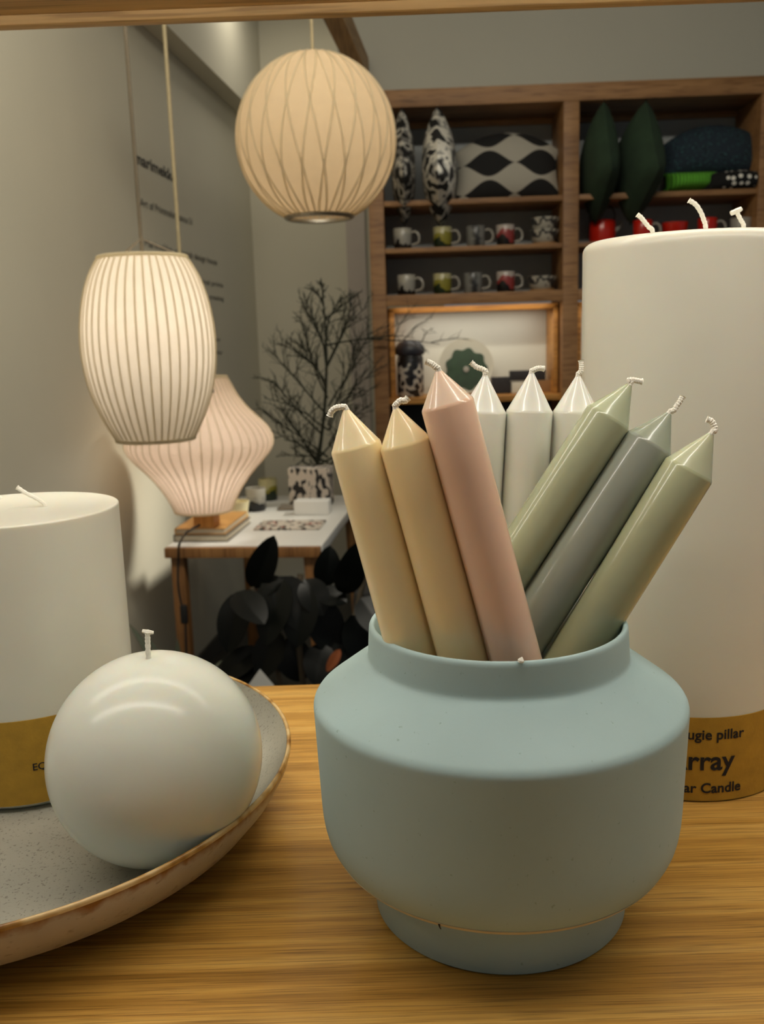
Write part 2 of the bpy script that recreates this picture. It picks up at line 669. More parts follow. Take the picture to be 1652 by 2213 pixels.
def cpart(name, x0, x1, y0, y1, z0, z1, m, bev=0.003, parent=None):
    return obj(name, box(x0, x1, y0, y1, z0, z1, bev), m, parent or cab, local=True)


for x0, x1 in ((aL0, aL1), (aC0, aC1), (aR0, aR1)):
    cpart('upright', x0, x1, 0.0, CD, 0.0, zTr, M_CAB)
cpart('top_rail', aL0, aR1, 0.0, CD, zTr, zTop, M_CAB)
for x0, x1 in ((aL1, aC0), (aC1, aR0)):
    cpart('shelf', x0, x1, 0.01, CD, zS1b, zS1t, M_CAB)
    cpart('shelf', x0, x1, 0.01, CD, zS2b, zS2t, M_CAB)
    cpart('rail', x0, x1, 0.0, 0.018, zRb, zRt, M_CAB)
    cpart('niche_ceiling', x0, x1, 0.018, CD, zRt - 0.02, zRt, M_CAB)
    cpart('back_panel', x0, x1, CD - 0.012, CD, zRt, zTr, M_CABBACK, 0)
    cpart('rear_valance', x0, x1, CD - 0.03, CD - 0.013, zTr - 0.022, zTr, M_CAB, 0.001)
    nb = cpart('niche_back', x0, x1, CD - 0.02, CD - 0.002, zNb, zRb, M_NICHE, 0)
    w = 0.022
    d0, d1 = 0.07, CD - 0.021
    fr_ = cpart('niche_frame', x0 + 0.006, x0 + 0.006 + w, d0, d1, zNb, zRb - 0.008, M_HONEY)
    cpart('niche_frame', x1 - 0.006 - w * 0.8, x1 - 0.006, d0, d1, zNb, zRb - 0.008, M_HONEY)
    cpart('niche_frame', x0 + 0.006, x1 - 0.006, d0, d1, zRb - 0.026, zRb - 0.004, M_HONEY)
    cpart('niche_floor', x0, x1, 0.02, d1, zNb - 0.024, zNb, M_HONEY)
    cpart('light_strip', x0 + 0.05, x1 - 0.05, 0.02, 0.035, zRb + 0.004, zRb + 0.010, emit_mat('warm_led', (1.0, 0.82, 0.55, 1), 2.0), 0)
    cpart('lower_back', x0, x1, CD - 0.012, CD, 0.0, zNb - 0.024, M_BLACK, 0)
    cpart('lower_shelf', x0, x1, 0.02, CD - 0.012, 0.42, 0.44, M_CAB)
    cx = (x0 + x1) / 2
    area('niche_light', cw(cx, 0.030, zRb + 0.001), cw(cx, 0.09, zNb), (x1 - x0) * 0.9, 0.015, 0.27, (1.0, 0.84, 0.6))
    area('niche_light', cw(cx, 0.16, zRb - 0.032), cw(cx, 0.20, zNb), (x1 - x0) * 0.8, 0.10, 0.55, (1.0, 0.94, 0.82))
# wall above the cabinet, paint darkened to imitate dimmer light
hdr = cw(0, 0.01, 0)
tag(obj('wall_far', slab(cw(-0.1, 0.012, 0), cw(aR1 + 1.2, 0.012, 0), -E2, zTop + 0.001, CEIL, 0.1), mat('dimmed_wall_paint', S(176, 174, 162), 0.85, 0.02, 3.0), smooth=False), kind='structure')
tag(obj('wall_right', slab(cw(aR1 + 0.01, 0.012, 0), cw(aR1 + 1.2, 0.012, 0), -E2, 0, zTop, 0.1), M_WALL, smooth=False), kind='structure')
# roof beam running from the cabinet corner towards the camera
bz = cb(800, 172)[1]
q0, q1 = hz(733, 110, bz), hz(772, 110, bz)
q2 = hz(690, 36, bz)
bd = U
bl = (q0 - W0).dot(NW)
bw = (q1 - q0).dot(NW)
e0 = W0 + NW * bl
k0 = (C0 - e0).dot(E2) / U.dot(E2) - 0.01
pA = e0 + U * k0
pB = e0 - U * 0.3
tag(obj('trim_3', slab(pB + NW * bw, pA + NW * bw, NW, bz, bz + 0.075, bw), M_ROOFBEAM, smooth=False), kind='structure')

# --- cushions


def cushion(w, h, t, pinch=2.6, n=18, dome=0.0):
    V, Fc = [], []
    for side in (1, -1):
        k = len(V)
        for i in range(n + 1):
            for j in range(n + 1):
                u, v_ = -1 + 2 * i / n, -1 + 2 * j / n
                pu = 1 - 0.10 * (1 - v_ * v_)
                z = max(0.0, (1 - abs(u) ** pinch) * (1 - abs(v_) ** pinch)) ** 0.55
                V.append(Vector((u * w / 2 * (1 - 0.07 * (1 - v_ * v_) * abs(u)), side * t / 2 * z, v_ * h / 2 * (1 - 0.07 * (1 - u * u) * abs(v_)) * (1 - (dome if v_ > 0 else 0.08) * u * u))))
        for i in range(n):
            for j in range(n):
                a = k + i * (n + 1) + j
                Fc.append((a, a + 1, a + n + 2, a + n + 1))
    bm = bmesh.new()
    vs = [bm.verts.new(p) for p in V]
    for f in Fc:
        bm.faces.new([vs[i] for i in f])
    bmesh.ops.remove_doubles(bm, verts=bm.verts, dist=1e-5)
    bm.verts.index_update()
    out = [v.co.copy() for v in bm.verts], [tuple(v.index for v in f.verts) for f in bm.faces]
    bm.free()
    return out


BW = [(0.0, S(20, 20, 20)), (0.44, S(150, 148, 142)), (0.50, S(212, 208, 196)), (0.60, S(34, 34, 34))]
M_CUSHBW = pattern('street_print', BW, 17.0, 'noise', 0.85, (1, 1, 1.3))
M_CUSHBW2 = pattern('street_print_dark', [(0.0, S(20, 20, 20)), (0.47, S(120, 118, 114)), (0.55, S(200, 196, 186)), (0.63, S(34, 34, 34))], 19.0, 'noise', 0.85, (1, 1, 1.3), seed=4.0)
M_CGREEN = mat('dark_green_fabric', S(36, 56, 38), 0.95, 0.2, 14.0)
M_CNAVY = pattern('navy_print', [(0.0, S(30, 44, 56)), (0.56, S(48, 84, 88)), (0.60, S(22, 34, 46))], 60.0, 'noise', 0.9)
M_CSTRIPE = pattern('green_stripe', [(0.0, S(30, 60, 20)), (0.3, S(96, 176, 48))], 26.0, 'wave', 0.9, (1, 0.2, 0.35), 'LINEAR')
M_CDOT = pattern('white_dots_on_black', [(0.0, S(235, 232, 222)), (0.30, S(12, 12, 12))], 36.0, 'dots', 0.9)
# big leaf-shaped wave print
M_WAVE, nt, b = new_mat('wave_print')
tc = N(nt, 'ShaderNodeTexCoord')
sx = N(nt, 'ShaderNodeSeparateXYZ')
nt.links.new(tc.outputs['Object'], sx.inputs[0])


def math_node(op, a, b_=None, c=None):
    n = N(nt, 'ShaderNodeMath', operation=op)
    for i, q in enumerate((a, b_, c)):
        if q is None:
            continue
        if isinstance(q, (int, float)):
            n.inputs[i].default_value = q
        else:
            nt.links.new(q, n.inputs[i])
    return n.outputs[0]


uu = math_node('MULTIPLY_ADD', sx.outputs['X'], 2 * math.pi / 0.205, 2.345)
cs = math_node('MULTIPLY_ADD', math_node('COSINE', uu), 0.5, 0.5)
vv = math_node('FRACT', math_node('MULTIPLY_ADD', sx.outputs['Z'], 1 / 0.112, 0.5))
av = math_node('ABSOLUTE', math_node('SUBTRACT', vv, 0.5))
ff = math_node('LESS_THAN', av, math_node('MULTIPLY', math_node('POWER', cs, 0.8), 0.44))
mx = N(nt, 'ShaderNodeMix', data_type='RGBA')
nt.links.new(ff, mx.inputs[0])
mx.inputs[6].default_value = S(172, 168, 156)
mx.inputs[7].default_value = S(24, 24, 24)
nt.links.new(mx.outputs[2], b.inputs['Base Color'])
b.inputs['Roughness'].default_value = 0.9


def put_cushion(px, py, depth, w, h, t, m, label, group, rz, rx=0.0, ry=0.0, name='cushion', dome=0.0):
    a, z = cb(px, py, depth)
    o = obj(name, cushion(w, h, t, dome=dome), m)
    o.location = cw(a, depth, z)
    o.rotation_euler = (Matrix.Rotation(rz - DC, 4, 'Z') @ Matrix.Rotation(ry, 4, 'Y') @ Matrix.Rotation(rx, 4, 'X')).to_euler()
    return tag(o, label, 'cushion', group)


GC = 'cushions on the top shelf of the cabinet'
H90 = math.pi / 2
put_cushion(872, 366, 0.06, 0.35, 0.33, 0.095, M_CUSHBW2, 'black and white printed cushion seen edge-on, half hidden behind the round pendant lamp', GC, H90, ry=0.5)
put_cushion(950, 366, 0.05, 0.35, 0.33, 0.135, M_CUSHBW, 'black and white printed cushion seen edge-on beside the wave-print cushion', GC, H90 - 0.08, ry=0.5)
put_cushion(1096, 361, 0.13, 0.42, 0.285, 0.13, M_WAVE, 'large black and white wave-print cushion facing forward in the left bay', GC, 0.0, rx=-0.1, dome=0.6)
put_cushion(1296, 358, 0.06, 0.36, 0.33, 0.135, M_CGREEN, 'dark green cushion seen edge-on, next to the middle upright of the cabinet', GC, H90, ry=0.5)
put_cushion(1380, 358, 0.05, 0.36, 0.33, 0.16, M_CGREEN, 'dark green cushion seen edge-on, beside the bright green striped cushion', GC, H90 + 0.1, ry=0.5)
put_cushion(1540, 328, 0.15, 0.42, 0.22, 0.16, M_CNAVY, 'dark navy printed cushion lying above the green striped one', GC, 0.0, rx=-0.3, dome=0.8)
put_cushion(1492, 394, 0.10, 0.21, 0.075, 0.17, M_CSTRIPE, 'bright green striped cushion beneath the navy cushion', GC, 0.0)
put_cushion(1586, 392, 0.07, 0.26, 0.085, 0.16, M_CDOT, 'black cushion with white dots at the right end of the shelf', GC, 0.0, dome=0.5)

# --- mugs


def mug_mat(name, top, mid, bot, noise=0.6, scale=26.0):
    m, nt, b = new_mat(name)
    v = coords(nt)
    n = N(nt, 'ShaderNodeTexNoise', in_Scale=scale, in_Detail=1.0)
    nt.links.new(v, n.inputs['Vector'])
    sxyz = N(nt, 'ShaderNodeSeparateXYZ')
    nt.links.new(v, sxyz.inputs[0])
    ad = N(nt, 'ShaderNodeMath', operation='MULTIPLY_ADD')
    nt.links.new(sxyz.outputs['Z'], ad.inputs[0])
    ad.inputs[1].default_value = 1 / 0.085
    nm = N(nt, 'ShaderNodeMath', operation='MULTIPLY_ADD')
    nt.links.new(n.outputs['Fac'], nm.inputs[0])
    nm.inputs[1].default_value = noise * 2
    nm.inputs[2].default_value = -noise
    nt.links.new(nm.outputs[0], ad.inputs[2])
    r = ramp(nt, [(0.0, bot), (0.33, mid), (0.62, top)], 'CONSTANT')
    nt.links.new(ad.outputs[0], r.inputs['Fac'])
    nt.links.new(r.outputs['Color'], b.inputs['Base Color'])
    b.inputs['Roughness'].default_value = 0.3
    return m


M_HANDLE = mat('pale_glaze', S(160, 156, 146), 0.3, 0.02)


def make_mug(label, m, group, r=0.037, h=0.082, handle=True, name='mug', cat='mug'):
    t = thing(name, label, cat, (0, 0, 0), group)
    prof = [(0, 0.0), (r * 0.9, 0.0), (r * 0.97, 0.004), (r, h * 0.5), (r * 1.02, h - 0.001), (r * 1.0, h), (r * 0.94, h - 0.001), (r * 0.9, 0.008), (0, 0.006)]
    obj('body', lathe(prof, 28), m, t, local=True)
    if handle:
        pts = [(r * 0.97, 0, h * 0.80), (r * 1.5, 0, h * 0.82), (r * 1.85, 0, h * 0.58), (r * 1.7, 0, h * 0.30), (r * 0.97, 0, h * 0.22)]
        obj('handle', tube(smooth_path(pts, 5), 0.0045, 8), M_HANDLE, t, local=True)
    return t


def on_shelf(t, px, z, depth, rz=0.0):
    p = hp(px, 530, C0 + E2 * depth, E2)
    a = (p - C0).dot(E1)
    t.location = cw(a, depth, z)
    t.rotation_euler = (0, 0, rz - DC)


WHT, BLK = S(168, 164, 152), S(16, 16, 18)
mugs = [
    ('white mug with black patches', mug_mat('mug_white_black', WHT, S(150, 148, 140), BLK, 0.5, 30)),
    ('cream and yellow mug with dark green base', mug_mat('mug_green', S(176, 170, 128), S(132, 126, 44), S(22, 38, 20), 0.5, 26)),
    ('dark mug with fine pale lines', pattern('mug_dark', [(0.0, S(30, 30, 32)), (0.62, S(120, 120, 116))], 46.0, 'wave', 0.3, (0.1, 0.1, 1), 'LINEAR')),
    ('white and red striped mug with black base', mug_mat('mug_red', S(176, 166, 158), S(140, 54, 52), BLK, 0.6, 22)),
]
xs_rows = ((871, 957, 1029, 1093), (877, 955, 1022, 1093))
GM = 'mugs on the cabinet shelves'
for k, (desc, m) in enumerate(mugs):
    first = None
    for row, (zz, where) in enumerate(((zS2t, 'on the upper mug shelf of the cabinet'), (zRt, 'on the lower mug shelf of the cabinet'))):
        if first is None:
            t = first = make_mug('x', m, GM)
        else:
            t = copy_thing(first)
        t['label'] = desc + ' ' + where
        on_shelf(t, xs_rows[row][k], zz, 0.09, -0.25 + 0.12 * k)
M_CUPBW = mug_mat('cup_white_black', WHT, S(60, 60, 60), WHT, 0.8, 34)
M_TRAYW = mat('wooden_coaster', S(150, 112, 70), 0.6, 0.1, 20.0)


def coaster(px, z, label):
    o = obj('coaster', lathe([(0, 0), (0.05, 0), (0.052, 0.004), (0.05, 0.009), (0, 0.009)], 28), M_TRAYW)
    p = hp(px, 530, C0 + E2 * 0.10, E2)
    o.location = cw((p - C0).dot(E1), 0.10, z)
    return tag(o, label, 'coaster', 'wooden coasters under the wide cups')


def wide_cup(label):
    t = thing('cup', label, 'cup', (0, 0, 0), 'wide patterned cups in the cabinet')
    prof = [(0, 0), (0.038, 0), (0.05, 0.012), (0.058, 0.04), (0.06, 0.05), (0.057, 0.05), (0.048, 0.016), (0, 0.008)]
    obj('body', lathe(prof, 28), M_CUPBW, t, local=True)
    return t


coaster(1177, zS2t, 'round wooden coaster under the two stacked cups')
coaster(1172, zRt, 'round wooden coaster under the single wide cup')
c1 = wide_cup('lower of two stacked black and white cups on the upper mug shelf')
on_shelf(c1, 1177, zS2t + 0.0095, 0.10)
c2 = copy_thing(c1)
c2['label'] = 'upper of two stacked black and white cups on the upper mug shelf'
on_shelf(c2, 1178, zS2t + 0.0095 + 0.046, 0.10)
c3 = copy_thing(c1)
c3['label'] = 'single wide black and white cup on the lower mug shelf'
on_shelf(c3, 1172, zRt + 0.0095, 0.10)
# red wares of the right bay
M_RED = mat('red_glaze', S(190, 34, 18), 0.25, 0.06)
M_GLASS, nt, b = new_mat('clear_glass')
b.inputs['Transmission Weight'].default_value = 1.0
b.inputs['Roughness'].default_value = 0.05
b.inputs['IOR'].default_value = 1.2
GR = 'red wares in the right bay of the cabinet'
pit = thing('kettle', 'red kettle with a tall arched handle next to the middle upright', 'kettle', (0, 0, 0), GR)
obj('body', lathe([(0, 0), (0.05, 0), (0.054, 0.006), (0.053, 0.092), (0.049, 0.098), (0, 0.098)], 28), M_RED, pit, local=True)
obj('handle', tube(smooth_path([(-0.05, 0, 0.085), (-0.055, 0, 0.12), (-0.03, 0, 0.155), (0.02, 0, 0.16), (0.052, 0, 0.13), (0.05, 0, 0.085)], 5), 0.003, 8),
    mat('dark_wire', S(70, 66, 60), 0.5), pit, local=True)
obj('spout', tube(smooth_path([(0.045, 0, 0.05), (0.07, 0, 0.07), (0.082, 0, 0.092)], 4), [0.012, 0.011, 0.010, 0.009, 0.009, 0.008, 0.008, 0.007, 0.007], 8), M_HANDLE, pit, local=True)
on_shelf(pit, 1302, zS2t, 0.19, 0.2)
rm = make_mug('red mug behind the left wick of the tall white pillar candle', M_RED, GR)
on_shelf(rm, 1389, zS2t, 0.09, -0.2)
rb = obj('bowl', lathe([(0, 0), (0.03, 0), (0.045, 0.02), (0.052, 0.07), (0.049, 0.07), (0.04, 0.02), (0, 0.006)], 28), M_RED)
tag(rb, 'low red bowl between the two red mugs', 'bowl', GR)
on_shelf(rb, 1458, zS2t, 0.10)
rm2 = copy_thing(rm)
rm2['label'] = 'red mug behind the middle wick of the tall white pillar candle'
on_shelf(rm2, 1528, zS2t, 0.09, -0.3)
wm = make_mug('cream mug at the right end of the red wares', M_HANDLE, GR, 0.04, 0.078)
on_shelf(wm, 1600, zS2t, 0.09, 0.1)

# --- niche contents
NB = zNb + 0.0005


def niche_at(px, depth):
    p = hp(px, 830, C0 + E2 * depth, E2)
    return (p - C0).dot(E1)


M_JAR = pattern('jar_print', [(0.0, S(16, 17, 22)), (0.46, S(60, 62, 70)), (0.51, S(190, 186, 176)), (0.62, S(24, 25, 30))], 22.0, 'noise', 0.4, seed=2.0)
jar = thing('tall_jar', 'tall black and white printed jar at the left of the lit niche', 'jar', cw(niche_at(888, 0.13), 0.13, NB))
obj('body', lathe([(0, 0), (0.05, 0), (0.055, 0.006), (0.055, 0.16), (0.05, 0.172), (0, 0.172)], 32), M_JAR, jar, local=True)
obj('lid', lathe([(0, 0.172), (0.058, 0.172), (0.063, 0.182), (0.06, 0.205), (0.045, 0.224), (0.015, 0.232), (0, 0.234)], 32),
    mat('dark_blue_glaze', S(38, 40, 50), 0.4, 0.3, 30.0), jar, local=True)
plate = thing('plate', 'white plate with a dark green flower standing on edge in the lit niche', 'plate', cw(niche_at(1008, 0.19), 0.19, NB))
PR = 0.115
ax_ = (-E2 + Vector((0, 0, 0.18))).normalized()
obj('dish', lathe([(0, 0.0), (PR * 0.6, 0.0), (PR, 0.014), (PR, 0.018), (PR * 0.6, 0.005), (0, 0.005)], 48, plate.location + Vector((0, 0, PR + 0.002)) - ax_ * 0.005, ax_),
    mat('white_porcelain', S(200, 198, 184), 0.25, 0.01), plate)
fl = []
a_, b_, c_ = frame(ax_)
fc = plate.location + Vector((0, 0, PR - 0.013)) + ax_ * 0.012
ring_ = []
for i in range(72):
    t = 2 * math.pi * i / 72
    rr = 0.086 * (1 + 0.07 * math.cos(9 * t) + 0.02 * math.sin(4 * t))
    ring_.append(fc + (a_ * math.cos(t) + b_ * math.sin(t)) * rr)
obj('flower_print', ([q for q in ring_] + [q + ax_ * 0.002 for q in ring_],
                     [tuple(range(72)), tuple(range(72, 144))] + [(i, (i + 1) % 72, 72 + (i + 1) % 72, 72 + i) for i in range(72)]),
    mat('dark_green_print', S(28, 58, 32), 0.5, 0.3, 30.0), plate, smooth=False)
obj('flower_eye', lathe([(0, 0), (0.012, 0), (0.012, 0.003), (0, 0.004)], 20, fc + ax_ * 0.002, ax_), M_HANDLE, plate)
M_CARD = mat('charcoal_card', S(44, 44, 48), 0.7, 0.15, 40.0)
for px0, px1, py0, py1, dd, m, lab in ((1064, 1104, 816, 856, 0.14, M_CARD, 'dark grey box in the lit niche beside the green flower plate'),
                                      (1104, 1180, 802, 824, 0.15, M_CARD, 'dark grey box lying on top of cream boxes in the niche'),
                                      (1106, 1150, 826, 856, 0.15, M_NICHE, 'left cream box under the dark grey box in the niche'),
                                      (1152, 1192, 822, 856, 0.15, M_TRAYW, 'tan box at the right end of the lit niche')):
    a0_, z1_ = cb(px0, py0, dd)
    a1_, z0_ = cb(px1, py1, dd)
    z0_ = NB if py1 > 850 else z0_
    if 'lying' in lab:
        z1_, z0_ = z1_ + 0.0, max(z0_, cb(1128, 823, dd)[1] + 0.0005)
    V, Fc = box(a0_, a1_, dd, dd + 0.06, z0_, z1_, 0.002)
    o = obj('gift_box', ([cw(q.x, q.y, q.z) for q in V], Fc), m)
    tag(o, lab, 'box', 'small boxes in the lit niche')

# ------------------------------------------------------------------ white table in the corner
RZ = -YAW
tw = (hz(690, 1187, 0.72) - tf).dot(NW)
td = (hz(520, 1073, 0.72) - tf).dot(U)
TB = tf.copy()
TB.z = 0.0
tbl = thing('side_table', 'white-topped table with oak legs in the corner under the glowing lamp', 'table', TB, rz=RZ)
M_TLEG = wood('table_oak', S(122, 84, 46), S(138, 96, 54), S(152, 110, 64), 'Z', 160, 12, 0.5)
TZ = 0.72
obj('table_top', box(0, tw, 0.0185, td, TZ - 0.034, TZ, 0.003), M_WHITE, tbl, local=True)
obj('apron', join(box(0.0, tw - 0.004, -0.004, 0.018, TZ - 0.034, TZ - 0.003, 0.002), box(0.015, tw - 0.03, td - 0.05, td - 0.025, TZ - 0.075, TZ - 0.034, 0.002),
                  box(tw - 0.055, tw - 0.03, 0.045, td - 0.05, TZ - 0.075, TZ - 0.034, 0.002)), M_TLEG, tbl, local=True)
for lx, ly, sx_ in ((0.012, 0.015, 0.0), (tw - 0.062, 0.015, 0.03), (0.012, td - 0.06, 0.0), (tw - 0.062, td - 0.06, 0.03)):
    V, Fc = box(lx, lx + 0.042, ly, ly + 0.042, 0, TZ - 0.034, 0.004)
    V = [Vector((q.x + sx_ * (1 - q.z / TZ), q.y, q.z)) for q in V]
    obj('leg', (V, Fc), M_TLEG, tbl, local=True)


def tt(x, y, z=0.0):
    """point on the table top from the picture's outline of it, at height z above"""
    return TB + NW * x + U * y + Vector((0, 0, TZ + z))


def on_table(px, py):
    p = hz(px, py, TZ)
    return p


# books under the lamp
bk0 = hz(366, 1172, TZ)
bx = (bk0 - TB).dot(NW)
by = (bk0 - TB).dot(U)
bx = max(bx, 0.006)
M_BOOKTOP = mat('tan_book_cover', S(196, 148, 84), 0.6, 0.05, 20.0)
M_BOOKDK = mat('grey_book_cover', S(120, 112, 100), 0.6, 0.1, 20.0)
M_PAGES = mat('book_pages', S(206, 196, 174), 0.8, 0.06, 200.0)
Mt = Matrix.Translation(TB) @ Matrix.Rotation(RZ, 4, 'Z')
bwid = (hz(482, 1172, TZ) - bk0).length
bdep = 0.30
for k, (z0, th, m, lab, ins) in enumerate(((0.0005, 0.022, M_BOOKDK, 'grey book lying on the white table, lower of two under the lamp', 0.0),
                                           (0.023, 0.020, M_BOOKTOP, 'tan book directly under the lamp base', 0.004))):
    bt = thing('book', lab, 'book', Mt @ Vector((bx, by, TZ + z0)), 'books under the table lamp')
    x0, x1, y0, y1 = bx + ins, bx + bwid - ins * 2, by + ins, by + bdep - ins
    zc = TZ + z0
    obj('cover', join(box(x0, x1, y0, y1, zc, zc + 0.003, 0.0005, Mt), box(x0, x1, y0, y1, zc + th - 0.003, zc + th, 0.0005, Mt),
                      box(x0, x0 + 0.003, y0, y1, zc + 0.003, zc + th - 0.003, 0, Mt)), m, bt)
    obj('pages', box(x0 + 0.003, x1 - 0.004, y0 + 0.004, y1 - 0.004, zc + 0.003, zc + th - 0.003, 0.0005, Mt), M_PAGES, bt)

# ------------------------------------------------------------------ lamps
M_RIB = shade_mat('shade_rib', S(236, 228, 206), 0.72)
M_SHADE = shade_mat('glowing_shade', S(244, 234, 218), 0.72)
M_SHADEB = shade_mat('ball_shade', S(240, 220, 186), 0.72)
M_SHADEP = shade_mat('pear_shade', S(244, 226, 208), 0.72)


def interp(tbl_, y):
    ys = [q[0] for q in tbl_]
    return float(np.interp(y, ys, [q[1] for q in tbl_]))


def bulb(parent, loc, power, r=0.045):
    d = bpy.data.lights.new('bulb_light', 'POINT')
    d.energy = power
    d.color = (1.0, 0.945, 0.865)
    d.shadow_soft_size = r
    o = bpy.data.objects.new('bulb_light', d)
    COL.objects.link(o)
    o.location = Vector(loc) - parent.location
    o.parent = parent
    return o


def smooth_profile(keys, z_of, k, n=40):
    """keys: (pixel y, pixel radius) -> smooth (r, z) profile"""
    ys = [q[0] for q in keys]
    P = [Vector((q[1], q[0], 0)) for q in keys]
    pts = smooth_path(P, 5)
    return [(p.x * k, z_of(p.y)) for p in pts]


def pleated(profile, nrib, depth, centre):
    """shade surface that dips slightly between the ribs"""
    V, Fc = [], []
    sub = 6
    n = nrib * sub
    for r, z in profile:
        for i in range(n):
            t = 2 * math.pi * i / n
            ph = (i % sub) / sub
            rr = r - depth * math.sin(math.pi * ph) * min(1, r / profile[len(profile) // 2][0])
            V.append(Vector((centre.x + rr * math.cos(t), centre.y + rr * math.sin(t), z)))
    m = len(profile)
    for a in range(m - 1):
        for i in range(n):
            j = (i + 1) % n
            Fc.append((a * n + i, a * n + j, (a + 1) * n + j, (a + 1) * n + i))
    return V, Fc


def ribs(profile, nrib, centre, rad, twist=0.0, out=0.0):
    parts = []
    m = len(profile)
    for i in range(nrib):
        t0 = 2 * math.pi * i / nrib
        pts = []
        for a, (r, z) in enumerate(profile):
            f = (z - profile[0][1]) / (profile[-1][1] - profile[0][1])
            t = t0 + twist * f
            pts.append(Vector((centre.x + (r + out) * math.cos(t), centre.y + (r + out) * math.sin(t), z)))
        parts.append(tube(pts, rad, 6))
    return join(*parts)


def circle(c, r, z, n=64):
    return [Vector((c.x + r * math.cos(2 * math.pi * i / n), c.y + r * math.sin(2 * math.pi * i / n), z)) for i in range(n)]


# barrel-shaped pendant
YB = 1.8
cB = hy(323, 755, YB)
kB = (cB - CAM).dot(FW) / F
zB = lambda y: cB.z + (755 - y) * kB
barrel_keys = [(563, 92), (585, 106), (612, 119), (652, 131), (700, 139), (745, 141.5), (790, 139), (840, 130), (880, 117), (915, 102), (949, 84)]
pB = smooth_profile(barrel_keys, zB, kB)
lampB = thing('pendant_lamp', 'glowing barrel-shaped pendant lamp with close vertical ribs', 'pendant lamp', Vector((cB.x, cB.y, pB[-1][1])), 'ribbed pendant lamps')
obj('shade', pleated(pB, 42, 0.0012, cB), M_SHADE, lampB, sharp=80)
obj('wire_ribs', ribs(pB, 42, cB, 0.0017), M_RIB, lampB)
obj('top_ring', tube(circle(cB, pB[0][0], pB[0][1]), 0.0036, 8, True), M_RIB, lampB)
obj('bottom_ring', tube(circle(cB, pB[-1][0], pB[-1][1]), 0.0036, 8, True), M_RIB, lampB)
ztB = pB[0][1]
obj('cord', tube([(cB.x, cB.y, ztB - 0.10), (cB.x, cB.y, CEIL - 0.031)], 0.0036, 8), M_DCORD, lampB)
hook = []
for i in range(3):
    t = 2 * math.pi * i / 3 + 0.4
    hook.append(tube([(cB.x, cB.y, ztB + 0.035), (cB.x + pB[0][0] * math.cos(t), cB.y + pB[0][0] * math.sin(t), ztB)], 0.0015, 6))
obj('suspension_wires', join(*hook), M_DCORD, lampB)
obj('ceiling_rose', lathe([(0, 0), (0.05, 0), (0.055, 0.03), (0, 0.03)], 32, (cB.x, cB.y, CEIL - 0.0305)), M_WHITE, lampB)
obj('bulb', lathe([(0, -0.05), (0.03, -0.035), (0.042, 0.0), (0.03, 0.035), (0.016, 0.06), (0.016, 0.1), (0, 0.1)], 20, (cB.x, cB.y, cB.z + 0.02)), M_BULB, lampB)
lampB.children[-1].visible_shadow = True
bulb(lampB, (cB.x, cB.y, cB.z + 0.04), 2.3)

# small shaded pendant hanging behind the barrel lamp
YS = 2.58
cS = hy(405, 790, YS)
kS = (cS - CAM).dot(FW) / F
zS = lambda y: cS.z + (790 - y) * kS
lampS = thing('pendant_lamp', 'small dark-shaded pendant hanging behind the barrel lamp, only its beige cord in view', 'pendant lamp', Vector((cS.x, cS.y, zS(850))))
obj('shade', lathe([(0.068, zS(850)), (0.066, zS(820)), (0.05, zS(770)), (0.02, zS(740)), (0.012, zS(725)), (0.010, zS(725)), (0.018, zS(742)), (0.047, zS(772)), (0.063, zS(821)), (0.065, zS(850)), (0.068, zS(850))], 48, (cS.x, cS.y, 0)),
    mat('grey_metal_shade', S(150, 146, 136), 0.5), lampS)
obj('cord', tube([(cS.x, cS.y, zS(728)), (cS.x, cS.y, CEIL - 0.031)], 0.0050, 8), M_CORD, lampS)
obj('ceiling_rose', lathe([(0, 0), (0.05, 0), (0.055, 0.03), (0, 0.03)], 32, (cS.x, cS.y, CEIL - 0.0305)), M_WHITE, lampS)
obj('bulb', lathe([(0, -0.02), (0.014, -0.014), (0.02, 0.0), (0.014, 0.016), (0, 0.02)], 16, (cS.x, cS.y, zS(800))), M_BULB, lampS)
bulb(lampS, (cS.x, cS.y, zS(812)), 1.2, 0.024)

# round criss-cross pendant
YR = 2.6
cR = hy(684, 303, YR)
kR = (cR - CAM).dot(FW) / F
zR = lambda y: cR.z + (303 - y) * kR
RB = 172
pR = []
for i in range(41):
    y = 303 - 176 + (i / 40) * (176 + 159)
    dz = (y - 303) / 176.0
    pR.append((RB * math.sqrt(max(0.012, 1 - dz * dz)) * kR, zR(y)))
lampR = thing('pendant_lamp', 'glowing round pendant lamp with criss-cross ribs hanging before the cabinet', 'pendant lamp', Vector((cR.x, cR.y, pR[-1][1])), 'ribbed pendant lamps')
obj('shade', lathe(pR, 96, (cR.x, cR.y, 0)), M_SHADEB, lampR, sharp=80)
obj('wire_ribs', join(ribs(pR[1:], 22, cR, 0.0024, 0.38), ribs(pR[1:], 22, cR, 0.0024, -0.38)), M_RIB, lampR)
rbot = pR[-1][0]
obj('bottom_ring', lathe([(rbot + 0.003, 0.003), (rbot + 0.004, -0.003), (rbot - 0.002, -0.007), (rbot - 0.008, -0.007), (rbot - 0.009, -0.004), (rbot - 0.003, 0.004), (rbot + 0.003, 0.003)], 64,
                          (cR.x, cR.y, pR[-1][1])), M_RING, lampR)
obj('cord', tube([(cR.x, cR.y, pR[0][1] - 0.1), (cR.x, cR.y, CEIL - 0.031)], 0.004, 8), M_CORD, lampR)
obj('ceiling_rose', lathe([(0, 0), (0.05, 0), (0.055, 0.03), (0, 0.03)], 32, (cR.x, cR.y, CEIL - 0.0305)), M_WHITE, lampR)
